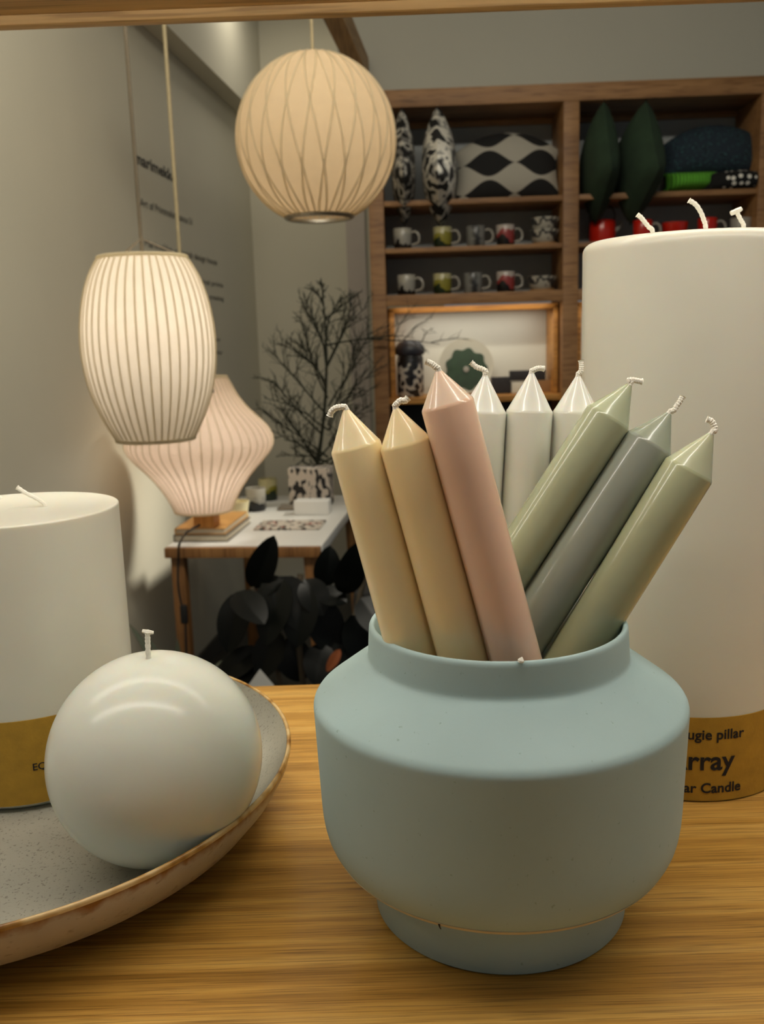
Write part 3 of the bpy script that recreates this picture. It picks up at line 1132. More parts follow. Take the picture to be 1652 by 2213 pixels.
obj('bulb', lathe([(0, -0.05), (0.03, -0.035), (0.042, 0.0), (0.03, 0.035), (0.016, 0.06), (0.016, 0.1), (0, 0.1)], 20, (cR.x, cR.y, cR.z)), M_BULB, lampR)
bulb(lampR, (cR.x, cR.y, cR.z + 0.01), 3.1)

# pear-shaped table lamp on the books
zbk = TZ + 0.0435
sp = hz(449, 1137, zbk)
YP = sp.y
cP = Vector((hy(441, 1097, YP).x, YP, 0))
cP.z = hy(441, 1097, YP).z
kP = (cP - CAM).dot(FW) / F
zP = lambda y: cP.z + (1091 - y) * kP
pear_keys = [(812, 66), (832, 76), (855, 88), (880, 107), (902, 129), (922, 147), (945, 157), (966, 153), (988, 136), (1010, 115), (1035, 95), (1060, 79), (1082, 68), (1097, 62)]
pP = smooth_profile(pear_keys, zP, kP)
lampP = thing('table_lamp', 'glowing pear-shaped ribbed table lamp on a wooden block base', 'table lamp', Vector((cP.x, cP.y, zbk)))
obj('shade', pleated(pP, 46, 0.002, cP), M_SHADEP, lampP, sharp=80)
obj('wire_ribs', ribs(pP, 46, cP, 0.0017), M_RIB, lampP)
obj('top_ring', tube(circle(cP, pP[0][0], pP[0][1]), 0.003, 8, True), M_RIB, lampP)
obj('bottom_ring', tube(circle(cP, pP[-1][0], pP[-1][1]), 0.003, 8, True), M_RIB, lampP)
sw = 23 * kP
Ms = Matrix.Translation((cP.x + 0.006, cP.y, 0)) @ Matrix.Rotation(RZ, 4, 'Z')
M_STEM = wood('lamp_oak', S(176, 114, 48), S(196, 130, 58), S(208, 146, 74), 'Z', 160, 14, 0.45)
obj('stem', box(-sw, sw, -sw, sw, zbk + 0.0005, pP[-1][1] + 0.02, 0.004, Ms), M_STEM, lampP)
obj('bulb', lathe([(0, -0.05), (0.03, -0.035), (0.042, 0.0), (0.03, 0.035), (0.016, 0.06), (0, 0.06)], 20, (cP.x, cP.y, zP(960))), M_BULB, lampP)
bulb(lampP, (cP.x, cP.y, zP(975)), 2.3)
edge = hz(385, 1186, TZ + 0.004)
cd = [Vector((cP.x - 0.01, cP.y - sw - 0.004, zbk + 0.012)), hz(405, 1150, zbk + 0.006), hz(391, 1172, zbk + 0.004) - U * 0.01]
front = TB - U * 0.012
yy = edge.y - 0.012
cd += [hy(386, 1200, yy), hy(385, 1260, yy), hy(391, 1300, yy), hy(398, 1322, yy), hy(401, 1345, yy), hy(402, 1390, yy), hy(404, 1440, yy), hy(406, 1560, yy)]
cd[-1] = Vector((cd[-1].x, yy, 0.006))
pc = obj('cord', tube(smooth_path(cd, 5), 0.0035, 8), M_BLACK, lampP)
swc = hy(398, 1326, yy)
obj('cord_switch', box(swc.x - 0.011, swc.x + 0.011, yy - 0.010, yy + 0.008, swc.z - 0.032, swc.z + 0.028, 0.006), M_BLACK, pc)

# ------------------------------------------------------------------ things on the white table
cand = thing('candle_glass', 'small glowing cream candle cup with a yellow foot beside the table lamp', 'candle', hz(517, 1117, TZ))
obj('cup', lathe([(0, 0.012), (0.032, 0.012), (0.040, 0.058), (0.037, 0.058), (0.030, 0.02), (0, 0.02)], 28), mat('cream_cup', S(226, 216, 176), 0.4), cand, local=True)
obj('foot', lathe([(0, 0), (0.032, 0), (0.034, 0.006), (0.028, 0.012), (0, 0.012)], 28), mat('yellow_foot', S(206, 164, 40), 0.4), cand, local=True)
GT = 'mugs on the white table'
m1 = make_mug('white and black mug on the white table, in front of the green one', mugs[0][1], GT, 0.036, 0.085, name='mug')
m1.location = hz(555, 1103, TZ)
m1.rotation_euler = (0, 0, 1.9)
m2 = make_mug('cream and green mug standing behind the white and black mug on the white table', mugs[1][1], GT, 0.036, 0.085)
m2.location = hz(581, 1080, TZ)
m2.rotation_euler = (0, 0, 1.2)
M_BOXBW = pattern('letter_print', [(0.0, S(26, 26, 28)), (0.47, S(206, 196, 184))], 48.0, 'noise', 0.6, (1, 1, 0.5))
Mb = Matrix.Rotation(RZ, 4, 'Z')


def table_box(px0, px1, py_base, h, d, m, lab, name, cat, z=0.0, grp=None):
    p0, p1 = hz(px0, py_base, TZ + z), hz(px1, py_base, TZ + z)
    w_ = (p1 - p0).length
    o = obj(name, box(0, w_, 0, d, 0, h, 0.003), m)
    o.location = p0 + Vector((0, 0, 0.0008))
    o.rotation_euler = (0, 0, RZ)
    return tag(o, lab, cat, grp)


table_box(548, 690, 1147, 0.007, 0.14, pattern('napkin_print', [(0.0, S(198, 190, 178)), (0.5, S(46, 46, 44)), (0.60, S(200, 120, 100)), (0.63, S(206, 200, 190))], 34.0, 'noise', 0.7),
          'flat printed napkin pack at the front of the white table', 'napkin_pack', 'napkins')
table_box(636, 710, 1114, 0.05, 0.07, M_WHITE, 'white carton under the black and white lettered box', 'carton', 'box', grp='boxes on the white table')
table_box(600, 640, 1104, 0.012, 0.07, M_BOOKDK, 'thin grey box beside the white carton', 'carton', 'box', grp='boxes on the white table')
table_box(626, 714, 1094, 0.142, 0.09, M_BOXBW, 'black and white lettered box at the back of the white table', 'printed_box', 'box', grp='boxes on the white table')

# ------------------------------------------------------------------ bare twig tree behind the table things
M_TWIG = mat('dark_twig', S(44, 47, 36), 0.85, 0.2, 60.0)
YT = 3.66
tr0 = hy(676, 1076, YT)
tr0.z = TZ + 0.0005
tree = thing('twig_arrangement', 'tall dark bare twig arrangement in a dark pot at the back of the white table', 'branches', tr0)
obj('pot', lathe([(0, 0), (0.034, 0), (0.04, 0.015), (0.036, 0.05), (0.028, 0.06), (0.025, 0.056), (0, 0.05)], 28, tr0), M_BLACK, tree)
trunk_px = [(677, 1045), (690, 980), (702, 880), (706, 780), (703, 700), (698, 640), (694, 600)]
tk = [hy(x, y, YT) for x, y in trunk_px]
obj('trunk', tube(smooth_path(tk, 4), [0.009 - 0.0075 * i / 24 for i in range(25)], 7), M_TWIG, tree)


def twigs(p0, p1, r, seed, level=0):
    """a branch from p0 to p1 with forking side twigs, as one mesh"""
    rg = random.Random(seed)
    L = (p1 - p0).length
    d = (p1 - p0).normalized()
    pts = []
    n = 6
    bend = Vector((rg.uniform(-1, 1), rg.uniform(-1, 1), rg.uniform(0.0, 1))) * L * 0.08
    for i in range(n + 1):
        f = i / n
        pts.append(p0.lerp(p1, f) + bend * math.sin(math.pi * f) + Vector((rg.uniform(-1, 1), rg.uniform(-1, 1), rg.uniform(-1, 1))) * L * 0.012)
    parts = [tube(pts, [r * (1 - 0.7 * i / n) for i in range(n + 1)], 5)]
    if level < 2:
        cnt = 10 if level == 0 else 5
        for k in range(cnt):
            f = 0.22 + 0.78 * (k + rg.random() * 0.6) / cnt
            i = min(n - 1, int(f * n))
            q = pts[i].lerp(pts[i + 1], f * n - i) if f < 1 else pts[-1]
            side = Vector((rg.uniform(-1, 1), rg.uniform(-0.7, 0.7), rg.uniform(-0.5, 1.0)))
            e = q + (d * 0.75 + side.normalized() * 0.75).normalized() * L * rg.uniform(0.28, 0.5) * (1.15 - 0.5 * f)
            parts.append(twigs(q, e, r * 0.55, rg.random() * 1e6, level + 1))
    return join(*parts)


BR = [((709, 900), (590, 760)), ((709, 930), (575, 860)), ((708, 860), (655, 690)), ((706, 800), (652, 660)), ((707, 830), (600, 740)), ((708, 880), (800, 720)),
      ((706, 790), (762, 655)), ((710, 930), (812, 800)), ((711, 960), (800, 880)), ((711, 990), (580, 900)), ((711, 1000), (610, 985)), ((709, 920), (770, 740)),
      ((711, 1010), (790, 930)), ((706, 745), (950, 745)), ((711, 1030), (640, 930)), ((712, 1035), (655, 1000)), ((708, 850), (640, 740)), ((704, 720), (735, 650)), ((690, 985), (585, 930)), ((690, 990), (760, 900)), ((686, 1005), (600, 880)),
      ((695, 940), (590, 820)), ((700, 900), (790, 850)), ((684, 1010), (800, 960)), ((698, 640), (690, 610)), ((700, 660), (670, 625)), ((705, 760), (660, 650)), ((706, 800), (800, 660)), ((703, 690), (765, 640))]
for i, (a, b2) in enumerate(BR):
    dy = rnd.uniform(-0.08, 0.12)
    p0, p1 = hy(*a, YT), hy(*b2, YT + dy)
    obj('branch', twigs(p0, p1, 0.0044, 100 + i), M_TWIG, tree)

# ------------------------------------------------------------------ rubber plant and dark chair behind the display
M_LEAF = mat('dark_rubber_leaf', S(11, 14, 12), 0.36, 0.2, 10.0, spec=0.2)
M_LEAFB = mat('coppery_leaf', S(150, 84, 48), 0.4, 0.2, 20.0)
M_STEMD = mat('plant_stem', S(80, 70, 54), 0.7, 0.15, 30.0)


def leaf_mesh(base, tip, nrm, width, curl=0.12, n=12, m=6):
    d = tip - base
    L = d.length
    d.normalize()
    s = d.cross(nrm).normalized()
    nn = s.cross(d).normalized()
    V, Fc = [], []
    for layer in (0, 1):
        for i in range(n + 1):
            f = i / n
            wv = width / 2 * (math.sin(math.pi * min(1, f ** 0.85)) ** 0.62 if 0 < f < 1 else 0.02)
            for j in range(-m, m + 1):
                g = j / m
                h = 0.16 * abs(g) * wv - curl * L * (f - 0.5) ** 2 - 0.0012 * layer
                V.append(base + d * (f * L) + s * (g * wv) + nn * h)
    w = 2 * m + 1
    k = (n + 1) * w
    for i in range(n):
        for j in range(w - 1):
            a = i * w + j
            Fc.append((a, a + 1, a + w + 1, a + w))
            Fc.append((k + a, k + a + w, k + a + w + 1, k + a + 1))
    return V, Fc


YL = 2.15
pl0 = hy(640, 1500, YL + 0.05)
pl0.z = 0.0
plant = thing('rubber_plant', 'rubber plant with big dark glossy leaves in front of the white table', 'plant', pl0)
obj('pot', lathe([(0, 0), (0.14, 0), (0.17, 0.05), (0.18, 0.34), (0.17, 0.36), (0.16, 0.34), (0, 0.32)], 40, pl0), M_BLACK, plant)
stem_top = hy(650, 1240, YL + 0.03)
obj('stem', join(tube(smooth_path([pl0 + Vector((0.02, 0, 0.3)), hy(655, 1480, YL), hy(645, 1360, YL), stem_top], 5), 0.008, 8),
                 tube(smooth_path([pl0 + Vector((-0.02, 0, 0.3)), hy(600, 1450, YL), hy(565, 1350, YL), hy(545, 1270, YL)], 5), 0.006, 8),
                 tube(smooth_path([pl0 + Vector((0.04, 0, 0.3)), hy(700, 1450, YL + 0.05), hy(760, 1350, YL + 0.05), hy(790, 1240, YL + 0.08)], 5), 0.007, 8)), M_STEMD, plant)
LEAVES = [((545, 1275), (592, 1160), 62, (0.1, -1, 0.1)), ((520, 1278), (490, 1412), 72, (-0.2, -1, 0.2)), ((510, 1278), (572, 1348), 70, (0.2, -0.7, 0.8)),
          ((610, 1250), (572, 1395), 78, (-0.3, -1, 0.3)), ((606, 1245), (672, 1370), 84, (0.2, -1, 0.4)), ((606, 1245), (560, 1290), 40, (0, -0.6, 0.9)),
          ((655, 1260), (640, 1400), 80, (-0.1, -1, 0.3)), ((680, 1290), (730, 1420), 82, (0.3, -1, 0.3)), ((690, 1280), (750, 1300), 60, (0.1, -0.6, 0.9)),
          ((700, 1270), (715, 1180), 60, (0.3, -1, 0.1)), ((745, 1290), (770, 1180), 64, (0.2, -1, 0.2)), ((780, 1290), (850, 1380), 80, (0.3, -0.9, 0.4)),
          ((760, 1330), (800, 1440), 80, (0.2, -1, 0.3)), ((600, 1360), (560, 1470), 70, (-0.2, -1, 0.4)), ((620, 1380), (655, 1475), 80, (0.1, -1, 0.3)),
          ((560, 1400), (470, 1470), 60, (-0.3, -0.9, 0.5)), ((700, 1390), (680, 1480), 70, (0, -1, 0.2)), ((730, 1380), (790, 1490), 80, (0.3, -1, 0.4)),
          ((660, 1250), (700, 1330), 66, (0.2, -1, 0.3)), ((790, 1240), (830, 1160), 60, (0.2, -1, 0.1)), ((540, 1420), (500, 1500), 60, (-0.2, -1, 0.2))]
for i, (p, q, wpx, nr) in enumerate(LEAVES):
    dy = rnd.uniform(-0.07, 0.07)
    k = YL / F
    obj('leaf', leaf_mesh(hy(*p, YL + dy * 0.3), hy(*q, YL + dy - 0.03), Vector(nr).normalized(), wpx * k * 1.05, rnd.uniform(0.08, 0.3)), M_LEAF, plant)
obj('leaf', leaf_mesh(hy(735, 1404, YL - 0.1), hy(706, 1452, YL - 0.1), Vector((0.2, -1, 0.5)).normalized(), 0.024), M_LEAFB, plant)['label'] = 'small coppery leaf shape standing in for a copper pot'  # leaf shape put in place of a glimpsed copper pot
tagp = hy(562, 1446, YL - 0.16)
kk = YL / F
ptag = obj('plant_tag', ([tagp, tagp + Vector((0.030, 0, -0.04)), tagp + Vector((0, 0, -0.085)), tagp + Vector((-0.030, 0, -0.04)),
                          tagp + Vector((0, 0.001, 0)), tagp + Vector((0.030, 0.001, -0.04)), tagp + Vector((0, 0.001, -0.085)), tagp + Vector((-0.030, 0.001, -0.04))],
                         [(0, 1, 2, 3), (4, 7, 6, 5), (0, 1, 5, 4), (1, 2, 6, 5), (2, 3, 7, 6), (3, 0, 4, 7)]), M_WHITE, plant, smooth=False)
ptag['label'] = 'white pointed tag'
obj('tag_stake', tube([tagp + Vector((0, 0.004, -0.08)), Vector((tagp.x, tagp.y + 0.1, 0.33))], 0.0025, 6), M_TRAYW, plant)

# strap-leaf plant by the wall
sp0 = hy(395, 1520, 2.35)
sp0.z = 0
strap = thing('strap_leaf_plant', 'low plant with grey-green strap leaves beside the lamp cord', 'plant', sp0)
obj('pot', lathe([(0, 0), (0.09, 0), (0.11, 0.03), (0.12, 0.36), (0.11, 0.37), (0, 0.36)], 32, sp0), M_BLACK, strap)
M_STRAP = mat('strap_leaf', S(92, 98, 82), 0.5, 0.15, 10.0)
for a, b2, wpx in (((400, 1470), (288, 1350), 22), ((400, 1470), (330, 1385), 20), ((402, 1470), (380, 1388), 24), ((405, 1470), (470, 1425), 22), ((405, 1475), (490, 1440), 20), ((398, 1475), (300, 1420), 24)):
    p0, p1 = hy(*a, 2.35), hy(*b2, 2.28)
    p0 = Vector((sp0.x + (p0.x - sp0.x) * 0.3, sp0.y, 0.36))
    obj('leaf', leaf_mesh(p0, p1, Vector((0, -0.5, 0.85)).normalized(), wpx * 2.3 / F, 0.25), M_STRAP, strap)
rod = obj('stake', tube([hy(380, 1205, 2.6), hy(500, 1272, 2.25)], 0.004, 6), mat('pale_stake', S(176, 160, 120), 0.5), None)
bpy.data.objects.remove(rod)

# dark upholstered chair right of the table
ch0 = hy(800, 1400, 2.75)
ch0.z = 0
M_CHAIR = mat('black_upholstery', S(26, 26, 27), 0.85, 0.2, 40.0)
chair = thing('armchair', 'black upholstered armchair right of the white table, mostly behind the vase candles', 'chair', ch0)
cx0 = hy(718, 1300, 2.55).x + 0.07
Mc = Matrix.Identity(4)
obj('seat', box(cx0, cx0 + 0.62, 2.5, 3.1, 0.24, 0.46, 0.05), M_CHAIR, chair)
obj('backrest', box(cx0, cx0 + 0.62, 3.02, 3.2, 0.30, 0.80, 0.06), M_CHAIR, chair)
obj('arm', box(cx0 - 0.01, cx0 + 0.10, 2.5, 3.12, 0.26, 0.64, 0.04), M_CHAIR, chair)
obj('arm', box(cx0 + 0.53, cx0 + 0.63, 2.5, 3.12, 0.26, 0.64, 0.04), M_CHAIR, chair)
for lx in (0.04, 0.54):
    for ly in (2.54, 3.06):
        obj('leg', box(cx0 + lx, cx0 + lx + 0.04, ly, ly + 0.04, 0, 0.25, 0.004), M_BLACK, chair)

# ------------------------------------------------------------------ display shelving: board, overhead rail, uprights
unit = thing('display_shelving', 'oak display shelving whose lower board carries the vase and candles', 'shelving', (0, 0.35, 0))
YBK = 0.684
obj('shelf_board', box(-0.95, 0.95, -0.25, YBK, T - 0.04, T, 0.003), M_OAK, unit)
oh = hy(840, 30, YBK + 0.004).z - CZ
# overhead rail follows the slightly turned line of the photograph's upper board
pl, pr = hz(0, 68, CZ + oh), hz(1652, 5, CZ + oh)
dr = (pr - pl)
dr.z = 0
dr.normalize()
nr = Vector((-dr.y, dr.x, 0))
oc = (pl + pr) / 2
Mo = Matrix.Translation(oc) @ Matrix(((dr.x, nr.x, 0, 0), (dr.y, nr.y, 0, 0), (0, 0, 1, 0), (0, 0, 0, 1)))
obj('overhead_board', box(-0.95, 0.95, -0.62, -0.012, 0.006, 0.036, 0.002, Mo), M_BEAM, unit)
for y0 in (0.325, 0.55):
    obj('light_strip', box(-0.65, 0.65, y0 - 0.009, y0 + 0.009, BOARD_Z - 0.0045, BOARD_Z + 0.004, 0.001), emit_mat('led_strip', LED + (1,), 6.0), unit)
obj('overhead_rail', box(-0.95, 0.95, -0.012, 0.0, 0.0, 0.045, 0.0015, Mo), M_BEAM, unit)
for x0 in (-0.95, 0.91):
    for y0 in (-0.24, YBK - 0.05):
        obj('leg', box(x0, x0 + 0.04, y0, y0 + 0.04, 0, T - 0.04, 0.003), M_OAK, unit)
    obj('upright', box(x0, x0 + 0.04, YBK - 0.15, YBK - 0.11, T, CZ + oh + 0.006, 0.003), M_OAK, unit)

# ------------------------------------------------------------------ stoneware bowl
BC = Vector((-0.2198, 0.4777, T))
BR_ = 0.1622
bowl = thing('stoneware_bowl', 'wide shallow speckled stoneware bowl with a brown rim holding white candles', 'bowl', BC)
prof_in = [(0, 0.012), (0.105, 0.012), (0.125, 0.0135), (0.138, 0.0175), (0.150, 0.0245), (0.1585, 0.033), (0.1624, 0.0398)]
prof_out = [(0.1645, 0.0395), (0.1635, 0.034), (0.158, 0.024), (0.150, 0.0145), (0.140, 0.0085), (0.128, 0.0055), (0.110, 0.005), (0.106, 0.0005), (0.098, 0.0005), (0.096, 0.004), (0, 0.004)]
obj('inside', lathe(prof_in, 128, BC), M_BOWL, bowl)
ow = lathe(prof_out, 128, BC)
obj('outside', ow, M_BOWLOUT, bowl)
rimp = []
for i in range(13):
    t = math.pi * i / 12
    rimp.append((0.1636 - 0.0012 * math.cos(t), 0.0395 + 0.0012 * math.sin(t)))
rimp = [(0.1620, 0.0388)] + rimp + [(0.1648, 0.0385), (0.1642, 0.0382)]
rim_v, rim_f = lathe(rimp, 160, BC)
rg = random.Random(3)
obj('rim', (rim_v, rim_f), M_RIM, bowl)['label'] = 'glossy amber-brown rim'

# ------------------------------------------------------------------ candles
def wick_mesh(pts, r=0.0011):
    p = smooth_path(pts, 6)
    rr = [r * (1 + 0.12 * math.sin(i * 2.1)) for i in range(len(p))]
    rr[-1] *= 1.25
    return tube(p, rr, 8)


# ball candle in the bowl
SC = Vector((-0.11447, 0.425, T + 0.0122 + 0.0517))
ball = obj('ball_candle', lathe([(0.0517 * math.sin(math.pi * i / 48) if 0 < i < 48 else 0.0, -0.0517 * math.cos(math.pi * i / 48)) for i in range(49)], 96), M_WAXS)
ball.location = SC
tag(ball, 'glossy white ball-shaped candle resting in the stoneware bowl', 'candle')
wb = hy(320, 1412, SC.y - 0.003)
wt = hy(319, 1366, SC.y - 0.003)
obj('wick', join(wick_mesh([wb - Vector((0, 0, 0.004)), wb.lerp(wt, 0.3), wb.lerp(wt, 0.7), wt], 0.0013),
                 tube([wt + Vector((-0.0025, 0, 0.0006)), wt, wt + Vector((0.0028, 0, -0.0004))], [0.0008, 0.0012, 0.0008], 6)), M_WICK, ball)


def pillar(name, label, c, r, h, z0, wicks, foot=0.004, edge=0.004, lab_h=(0.004, 0.036), domed=0.001):
    t = thing(name, label, 'candle', Vector((c[0], c[1], z0)))
    prof = [(0, 0.0), (r - foot, 0.0), (r - 0.0015, 0.003), (r, 0.006)]
    for i in range(1, 13):
        prof.append((r, 0.006 + (h - edge - 0.006) * i / 12))
    prof[-1:-1] = [(r, h - edge - 0.003), (r, h - edge - 0.0012)]
    for i in range(1, 7):
        a = math.pi / 2 * i / 6
        prof.append((r - edge + edge * math.cos(a), h - edge + edge * math.sin(a)))
    prof += [(r * 0.8, h - domed * 0.3), (r * 0.4, h - domed), (0, h - domed)]
    obj('wax_body', lathe(prof, 128, t.location), M_WAXW, t)
    lab = obj('label_band', lathe([(r + 0.0001, lab_h[0]), (r + 0.0006, lab_h[0]), (r + 0.0006, lab_h[1]), (r + 0.0001, lab_h[1])], 128, t.location), M_KRAFT, t)
    for w in wicks:
        obj('wick', wick_mesh(w, 0.0013), M_WICK, t)
    return t, lab


def hcyl(px, py, c, r):
    """where the picture's ray meets the near side of an upright cylinder: angle from the -y direction, height"""
    d = ray(px, py)
    A = d.x ** 2 + d.y ** 2
    B = -2 * (d.x * c[0] + d.y * c[1])
    Cc = c[0] ** 2 + c[1] ** 2 - r * r
    k = (-B - math.sqrt(max(0, B * B - 4 * A * Cc))) / (2 * A)
    p = CAM + d * k
    return math.atan2(p.x - c[0], -(p.y - c[1])), p.z


def band_text(parent, body, c, r, px, py, hpx, bold, align):
    th, z = hcyl(px, py, c, r)
    z1 = hcyl(px, py - hpx, c, r)[1]
    size = (z1 - z) / 0.70
    tv = text_mesh(body, size, bold, align)
    if align == 'RIGHT':
        xm = max(q.x for q in tv[0])
    else:
        xm = min(q.x for q in tv[0])
    R_ = r + 0.0003
    f = lambda q: Vector((c[0] + R_ * math.sin(th + (q.x - xm) / r), c[1] - R_ * math.cos(th + (q.x - xm) / r), z + q.y))
    return obj('lettering', mapv(tv, f), M_INK, parent, smooth=False)


# tall pillar on the right
RCc = (0.1797, 0.5415)
RR = 0.0602
RH = hy(1500, 493, RCc[1] - RR).z - T


def rw(px, py, dy=0.0):
    return hy(px, py, RCc[1] + dy)


ztop = T + RH - 0.002
wks = []
for pts, dy in (([(1411, 500), (1404, 492), (1395, 481), (1386, 470), (1378, 464)], 0.0), ([(1526, 492), (1522, 476), (1515, 458), (1504, 442), (1490, 433)], -0.015),
                ([(1608, 490), (1603, 478), (1596, 464), (1592, 455)], 0.01)):
    P = [rw(x, y, dy) for x, y in pts]
    wks.append([Vector((P[0].x + 0.001, P[0].y, ztop - 0.006))] + P)
pr_t, lab_r = pillar('pillar_candle', 'tall white pillar candle with several wicks and a kraft label band, right of the vase', RCc, RR, RH, T + 0.0003, wks,
                     foot=0.001, edge=0.006, lab_h=(0.0006, hcyl(1560, 1551, RCc, RR)[1] - T))
band_text(lab_r, 'Bougie pillar', RCc, RR + 0.0006, 1608, 1591, 21, 0.018, 'RIGHT')
band_text(lab_r, 'Array', RCc, RR + 0.0006, 1588, 1659, 40, 0.02, 'RIGHT')
band_text(lab_r, 'Pillar Candle', RCc, RR + 0.0006, 1600, 1706, 20.5, 0.022, 'RIGHT')
tipw = rw(1592, 455, 0.01)
obj('wick', tube([tipw + Vector((-0.003, 0, -0.0015)), tipw + Vector((0.001, 0, 0.0)), tipw + Vector((0.003, 0, 0.001))], [0.0014, 0.0016, 0.0012], 7), M_WICK, pr_t)

# wide pillar in the bowl
LC = (-0.2146, 0.5295)
LR = 0.0597
LZ = T + 0.0124
LH = 1.24174 - LZ
lw = lambda x, y, Y: hy(x, y, Y)
w1 = [hz(96, 1098, LZ + LH - 0.003)]
yb = w1[0].y
w1 += [lw(96, 1090, yb), lw(80, 1078, yb), lw(55, 1065, yb), lw(37, 1053, yb)]
w2 = [hz(0, 1086, LZ + LH - 0.003)]
w2 += [lw(2, 1078, w2[0].y), lw(-4, 1072, w2[0].y), lw(-14, 1066, w2[0].y)]
lt, lab_l = pillar('pillar_candle', 'wide white pillar candle with a kraft label band standing in the stoneware bowl', LC, LR, LH, LZ, [w1, w2], foot=0.005, edge=0.0012,
                   lab_h=(0.004, hcyl(60, 1556, LC, LR)[1] - LZ), domed=0.002)
band_text(lab_l, 'EQ3', LC, LR + 0.0006, 72, 1665, 15, 0.01, 'LEFT')

# ------------------------------------------------------------------ vase
VC = Vector((0.0500, 0.40, T))
vprof = [(0, 0.002), (0.052, 0.002), (0.0570, 0.0003), (0.0583, 0.0004), (0.0590, 0.0012), (0.0601, 0.014), (0.0606, 0.026), (0.0608, 0.0296), (0.0622, 0.0300), (0.0735, 0.0303)]
# body underside, rounded hip, wall, crisp rounded shoulder
hip = [(0.0747, 0.0306), (0.0757, 0.0314), (0.0776, 0.0338), (0.0795, 0.0368), (0.0810, 0.0404), (0.0820, 0.0445), (0.0827, 0.0495), (0.0831, 0.056), (0.0839, 0.076), (0.0845, 0.0920), (0.0847, 0.0970), (0.0848, 0.0992), (0.0848, 0.1000)]
sh = [(0.08475, 0.1009), (0.0845, 0.1018), (0.0840, 0.1027), (0.0833, 0.1036), (0.0825, 0.1043), (0.0817, 0.1049), (0.0808, 0.1056), (0.0790, 0.1069)]
neck = [(0.0700, 0.1135), (0.0625, 0.1188), (0.0610, 0.1199), (0.0600, 0.1206), (0.0594, 0.1213), (0.0591, 0.1222), (0.0590, 0.1235), (0.0589, 0.125), (0.0585, 0.132), (0.0583, 0.1342), (0.0582, 0.1352), (0.0577, 0.1362), (0.0568, 0.1367), (0.0560, 0.1364),
        (0.0556, 0.1352), (0.0552, 0.128), (0.0556, 0.120), (0.0640, 0.112), (0.0780, 0.1015), (0.0808, 0.097), (0.0806, 0.085), (0.0795, 0.062), (0.076, 0.049), (0.070, 0.0390), (0.060, 0.0355), (0, 0.0350)]
vprof, hip, sh, neck = [[(r * 0.987, z) for r, z in q] for q in (vprof, hip, sh, neck)]
vase = thing('vase', 'pale blue-green matte ceramic vase holding nine long candles', 'vase', VC)
vb = obj('body', lathe(vprof + hip + sh + neck, 160, VC), M_VASE, vase, sharp=55)
gl = [(0.0735, 0.0302), (0.07475, 0.03045), (0.0759, 0.0312), (0.0769, 0.0323), (0.0776, 0.0333), (0.0773, 0.0334), (0.0755, 0.0315), (0.0745, 0.0307), (0.0735, 0.0304)]
gl = [(r * 0.987, z) for r, z in gl]
obj('bare_clay_line', lathe(gl + gl[:1], 128, VC), mat('bare_clay', S(204, 194, 164), 0.8, 0.1, 60.0), vase)['label'] = 'thin bare clay line above the foot'
chip = hp(953, 1998, VC - Vector((0, 0.0757, 0)), Vector((0, 1, 0)))
ang = math.asin(max(-1, min(1, (chip.x - VC.x) / 0.0757)))
obj('glaze_crack', tube([VC + Vector((0.0764 * math.sin(ang), -0.0764 * math.cos(ang), 0.0330)), VC + Vector((0.0764 * math.sin(ang + 0.004), -0.0764 * math.cos(ang + 0.004), 0.0316)),
                         VC + Vector((0.0752 * math.sin(ang + 0.003), -0.0752 * math.cos(ang + 0.003), 0.0301))], [0.0005, 0.0003, 0.0002], 6), M_BLACK, vase)
cr_ = VC + Vector((0.0, -0.0575, 0.1364))
obj('wax_crumb', lathe([(0, -0.001), (0.0011, -0.0005), (0.0013, 0.0004), (0.0005, 0.0014), (0, 0.0018)], 10, cr_ + Vector((0.0022, 0.0004, 0.0006)), (0.3, 0, 1)), M_WICK, vase)

# ------------------------------------------------------------------ long candles in the vase


def wax(name, c, tip):
    body = mat(name, c, 0.24, 0.025, 30.0, spec=0.3, sss=0.5, ssss=0.006, coat=0.4)
    end = mat(name + '_tip', tip, 0.24, 0.02, 30.0, spec=0.3, sss=0.5, ssss=0.006, coat=0.4)
    return body, end


W_CREAM = wax('peach_cream_wax', S(252, 230, 182), S(244, 228, 188))
W_CREAM2 = wax('butter_cream_wax', S(248, 224, 172), S(242, 224, 178))
W_MAUVE = wax('dusty_mauve_wax', S(232, 198, 172), S(228, 204, 182))
W_SAGE = wax('light_sage_wax', S(172, 178, 148), S(182, 190, 160))
W_GREY = wax('grey_green_wax', S(152, 158, 146), S(160, 168, 150))
W_OLIVE = wax('pale_olive_wax', S(178, 183, 150), S(188, 192, 162))
W_WHITE = wax('white_taper_wax', S(226, 227, 216), S(232, 233, 224))


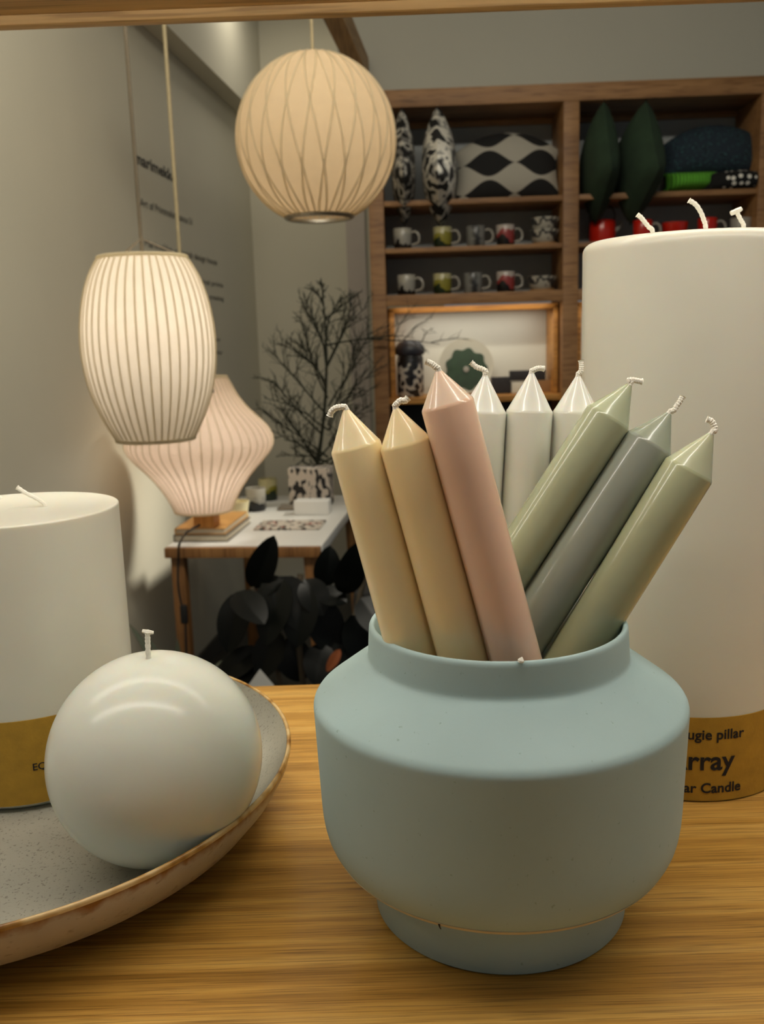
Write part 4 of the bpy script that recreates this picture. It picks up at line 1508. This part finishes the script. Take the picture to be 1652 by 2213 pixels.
def taper(label, mats_, sh_px, low_px, Y0, Y1, apex_px, r, wick_px, zb=0.0375):
    a, l = hy(*sh_px, Y0), hy(*low_px, Y1)
    ax = (a - l).normalized()
    bot = l + ax * ((T + zb - l.z) / ax.z)
    t = thing('taper_candle', label, 'candle', bot, 'long candles in the vase')
    L = (a - bot).length
    ap = hy(*apex_px, Y0)
    tipL = (ap - a).dot(ax)
    prof = [(0, 0), (r - 0.001, 0), (r, 0.001)]
    for i in range(1, 9):
        prof.append((r, 0.001 + (L - 0.0025) * i / 8))
    prof.append((r - 0.0002, L - 0.0007))
    prof.append((r - 0.0007, L))
    nb_ = len(prof) - 1
    for f in (0.25, 0.5, 0.75, 0.93, 1.0):
        prof.append(((r - 0.0007) * (1 - f) + 0.0009 * f, L + tipL * f))
    prof.append((0, L + tipL + 0.0002))
    segs = 64
    v_, f_ = lathe(prof, segs, bot, ax)
    mi = []
    for i in range(len(prof) - 1):
        mi += [0 if i < nb_ else 1] * segs
    obj('wax_body', (v_, f_), mats_[0], t, mats=[mats_[1]], mi=mi, sharp=25)
    apx = bot + ax * (L + tipL)
    W = [apx - ax * 0.003, apx + ax * 0.0004] + [hy(x, y, Y0 + 0.0004 * i) for i, (x, y) in enumerate(wick_px)]
    obj('wick', wick_mesh(W, 0.00125), M_WICK, t)
    return t


taper('peach cream taper candle at the far left of the vase', W_CREAM, (768, 960), (868, 1328), 0.378, 0.378, (741, 884), 0.0105, [(735, 880), (726, 882), (717, 889), (713, 899)])
taper('butter cream taper candle between the peach and the mauve ones', W_CREAM2, (875, 953), (1000, 1415), 0.3715, 0.3715, (855, 880), 0.0105, [(858, 873), (866, 866), (876, 866), (882, 860)])
taper('dusty mauve taper candle, tallest of the three leaning left', W_MAUVE, (966, 869), (1114, 1420), 0.3665, 0.3665, (946, 799), 0.0106, [(943, 794), (936, 788), (928, 784), (922, 781)])
taper('white taper candle just right of the mauve one', W_WHITE, (1045, 886), (1035, 1075), 0.4335, 0.4335, (1050, 810), 0.0108, [(1050, 802), (1041, 797), (1030, 793), (1018, 783)], 0.0375)
taper('white taper candle in the middle of the three upright ones', W_WHITE, (1145, 884), (1134, 1075), 0.4335, 0.4335, (1152, 804), 0.0108, [(1154, 800), (1160, 797), (1168, 796), (1176, 797)], 0.0375)
taper('white taper candle nearest the tall pillar, wick straight up', W_WHITE, (1246, 886), (1235, 1075), 0.4335, 0.4335, (1256, 811), 0.0108, [(1256, 803), (1257, 795), (1257, 786), (1256, 779)], 0.0375)
taper('light sage green taper candle leaning right, nearest the white ones', W_SAGE, (1317, 900), (1094, 1243), 0.410, 0.410, (1358, 826), 0.0107, [(1360, 822), (1368, 821), (1378, 823), (1388, 825)])
taper('grey-green taper candle, middle of the three leaning right', W_GREY, (1406, 956), (1116, 1402), 0.4045, 0.4045, (1452, 894), 0.0110, [(1457, 887), (1464, 876), (1471, 866), (1476, 857)])
taper('pale olive taper candle leaning farthest right over the vase rim', W_OLIVE, (1492, 1012), (1252, 1400), 0.392, 0.396, (1545, 938), 0.0110, [(1546, 930), (1544, 920), (1538, 910), (1528, 906)])
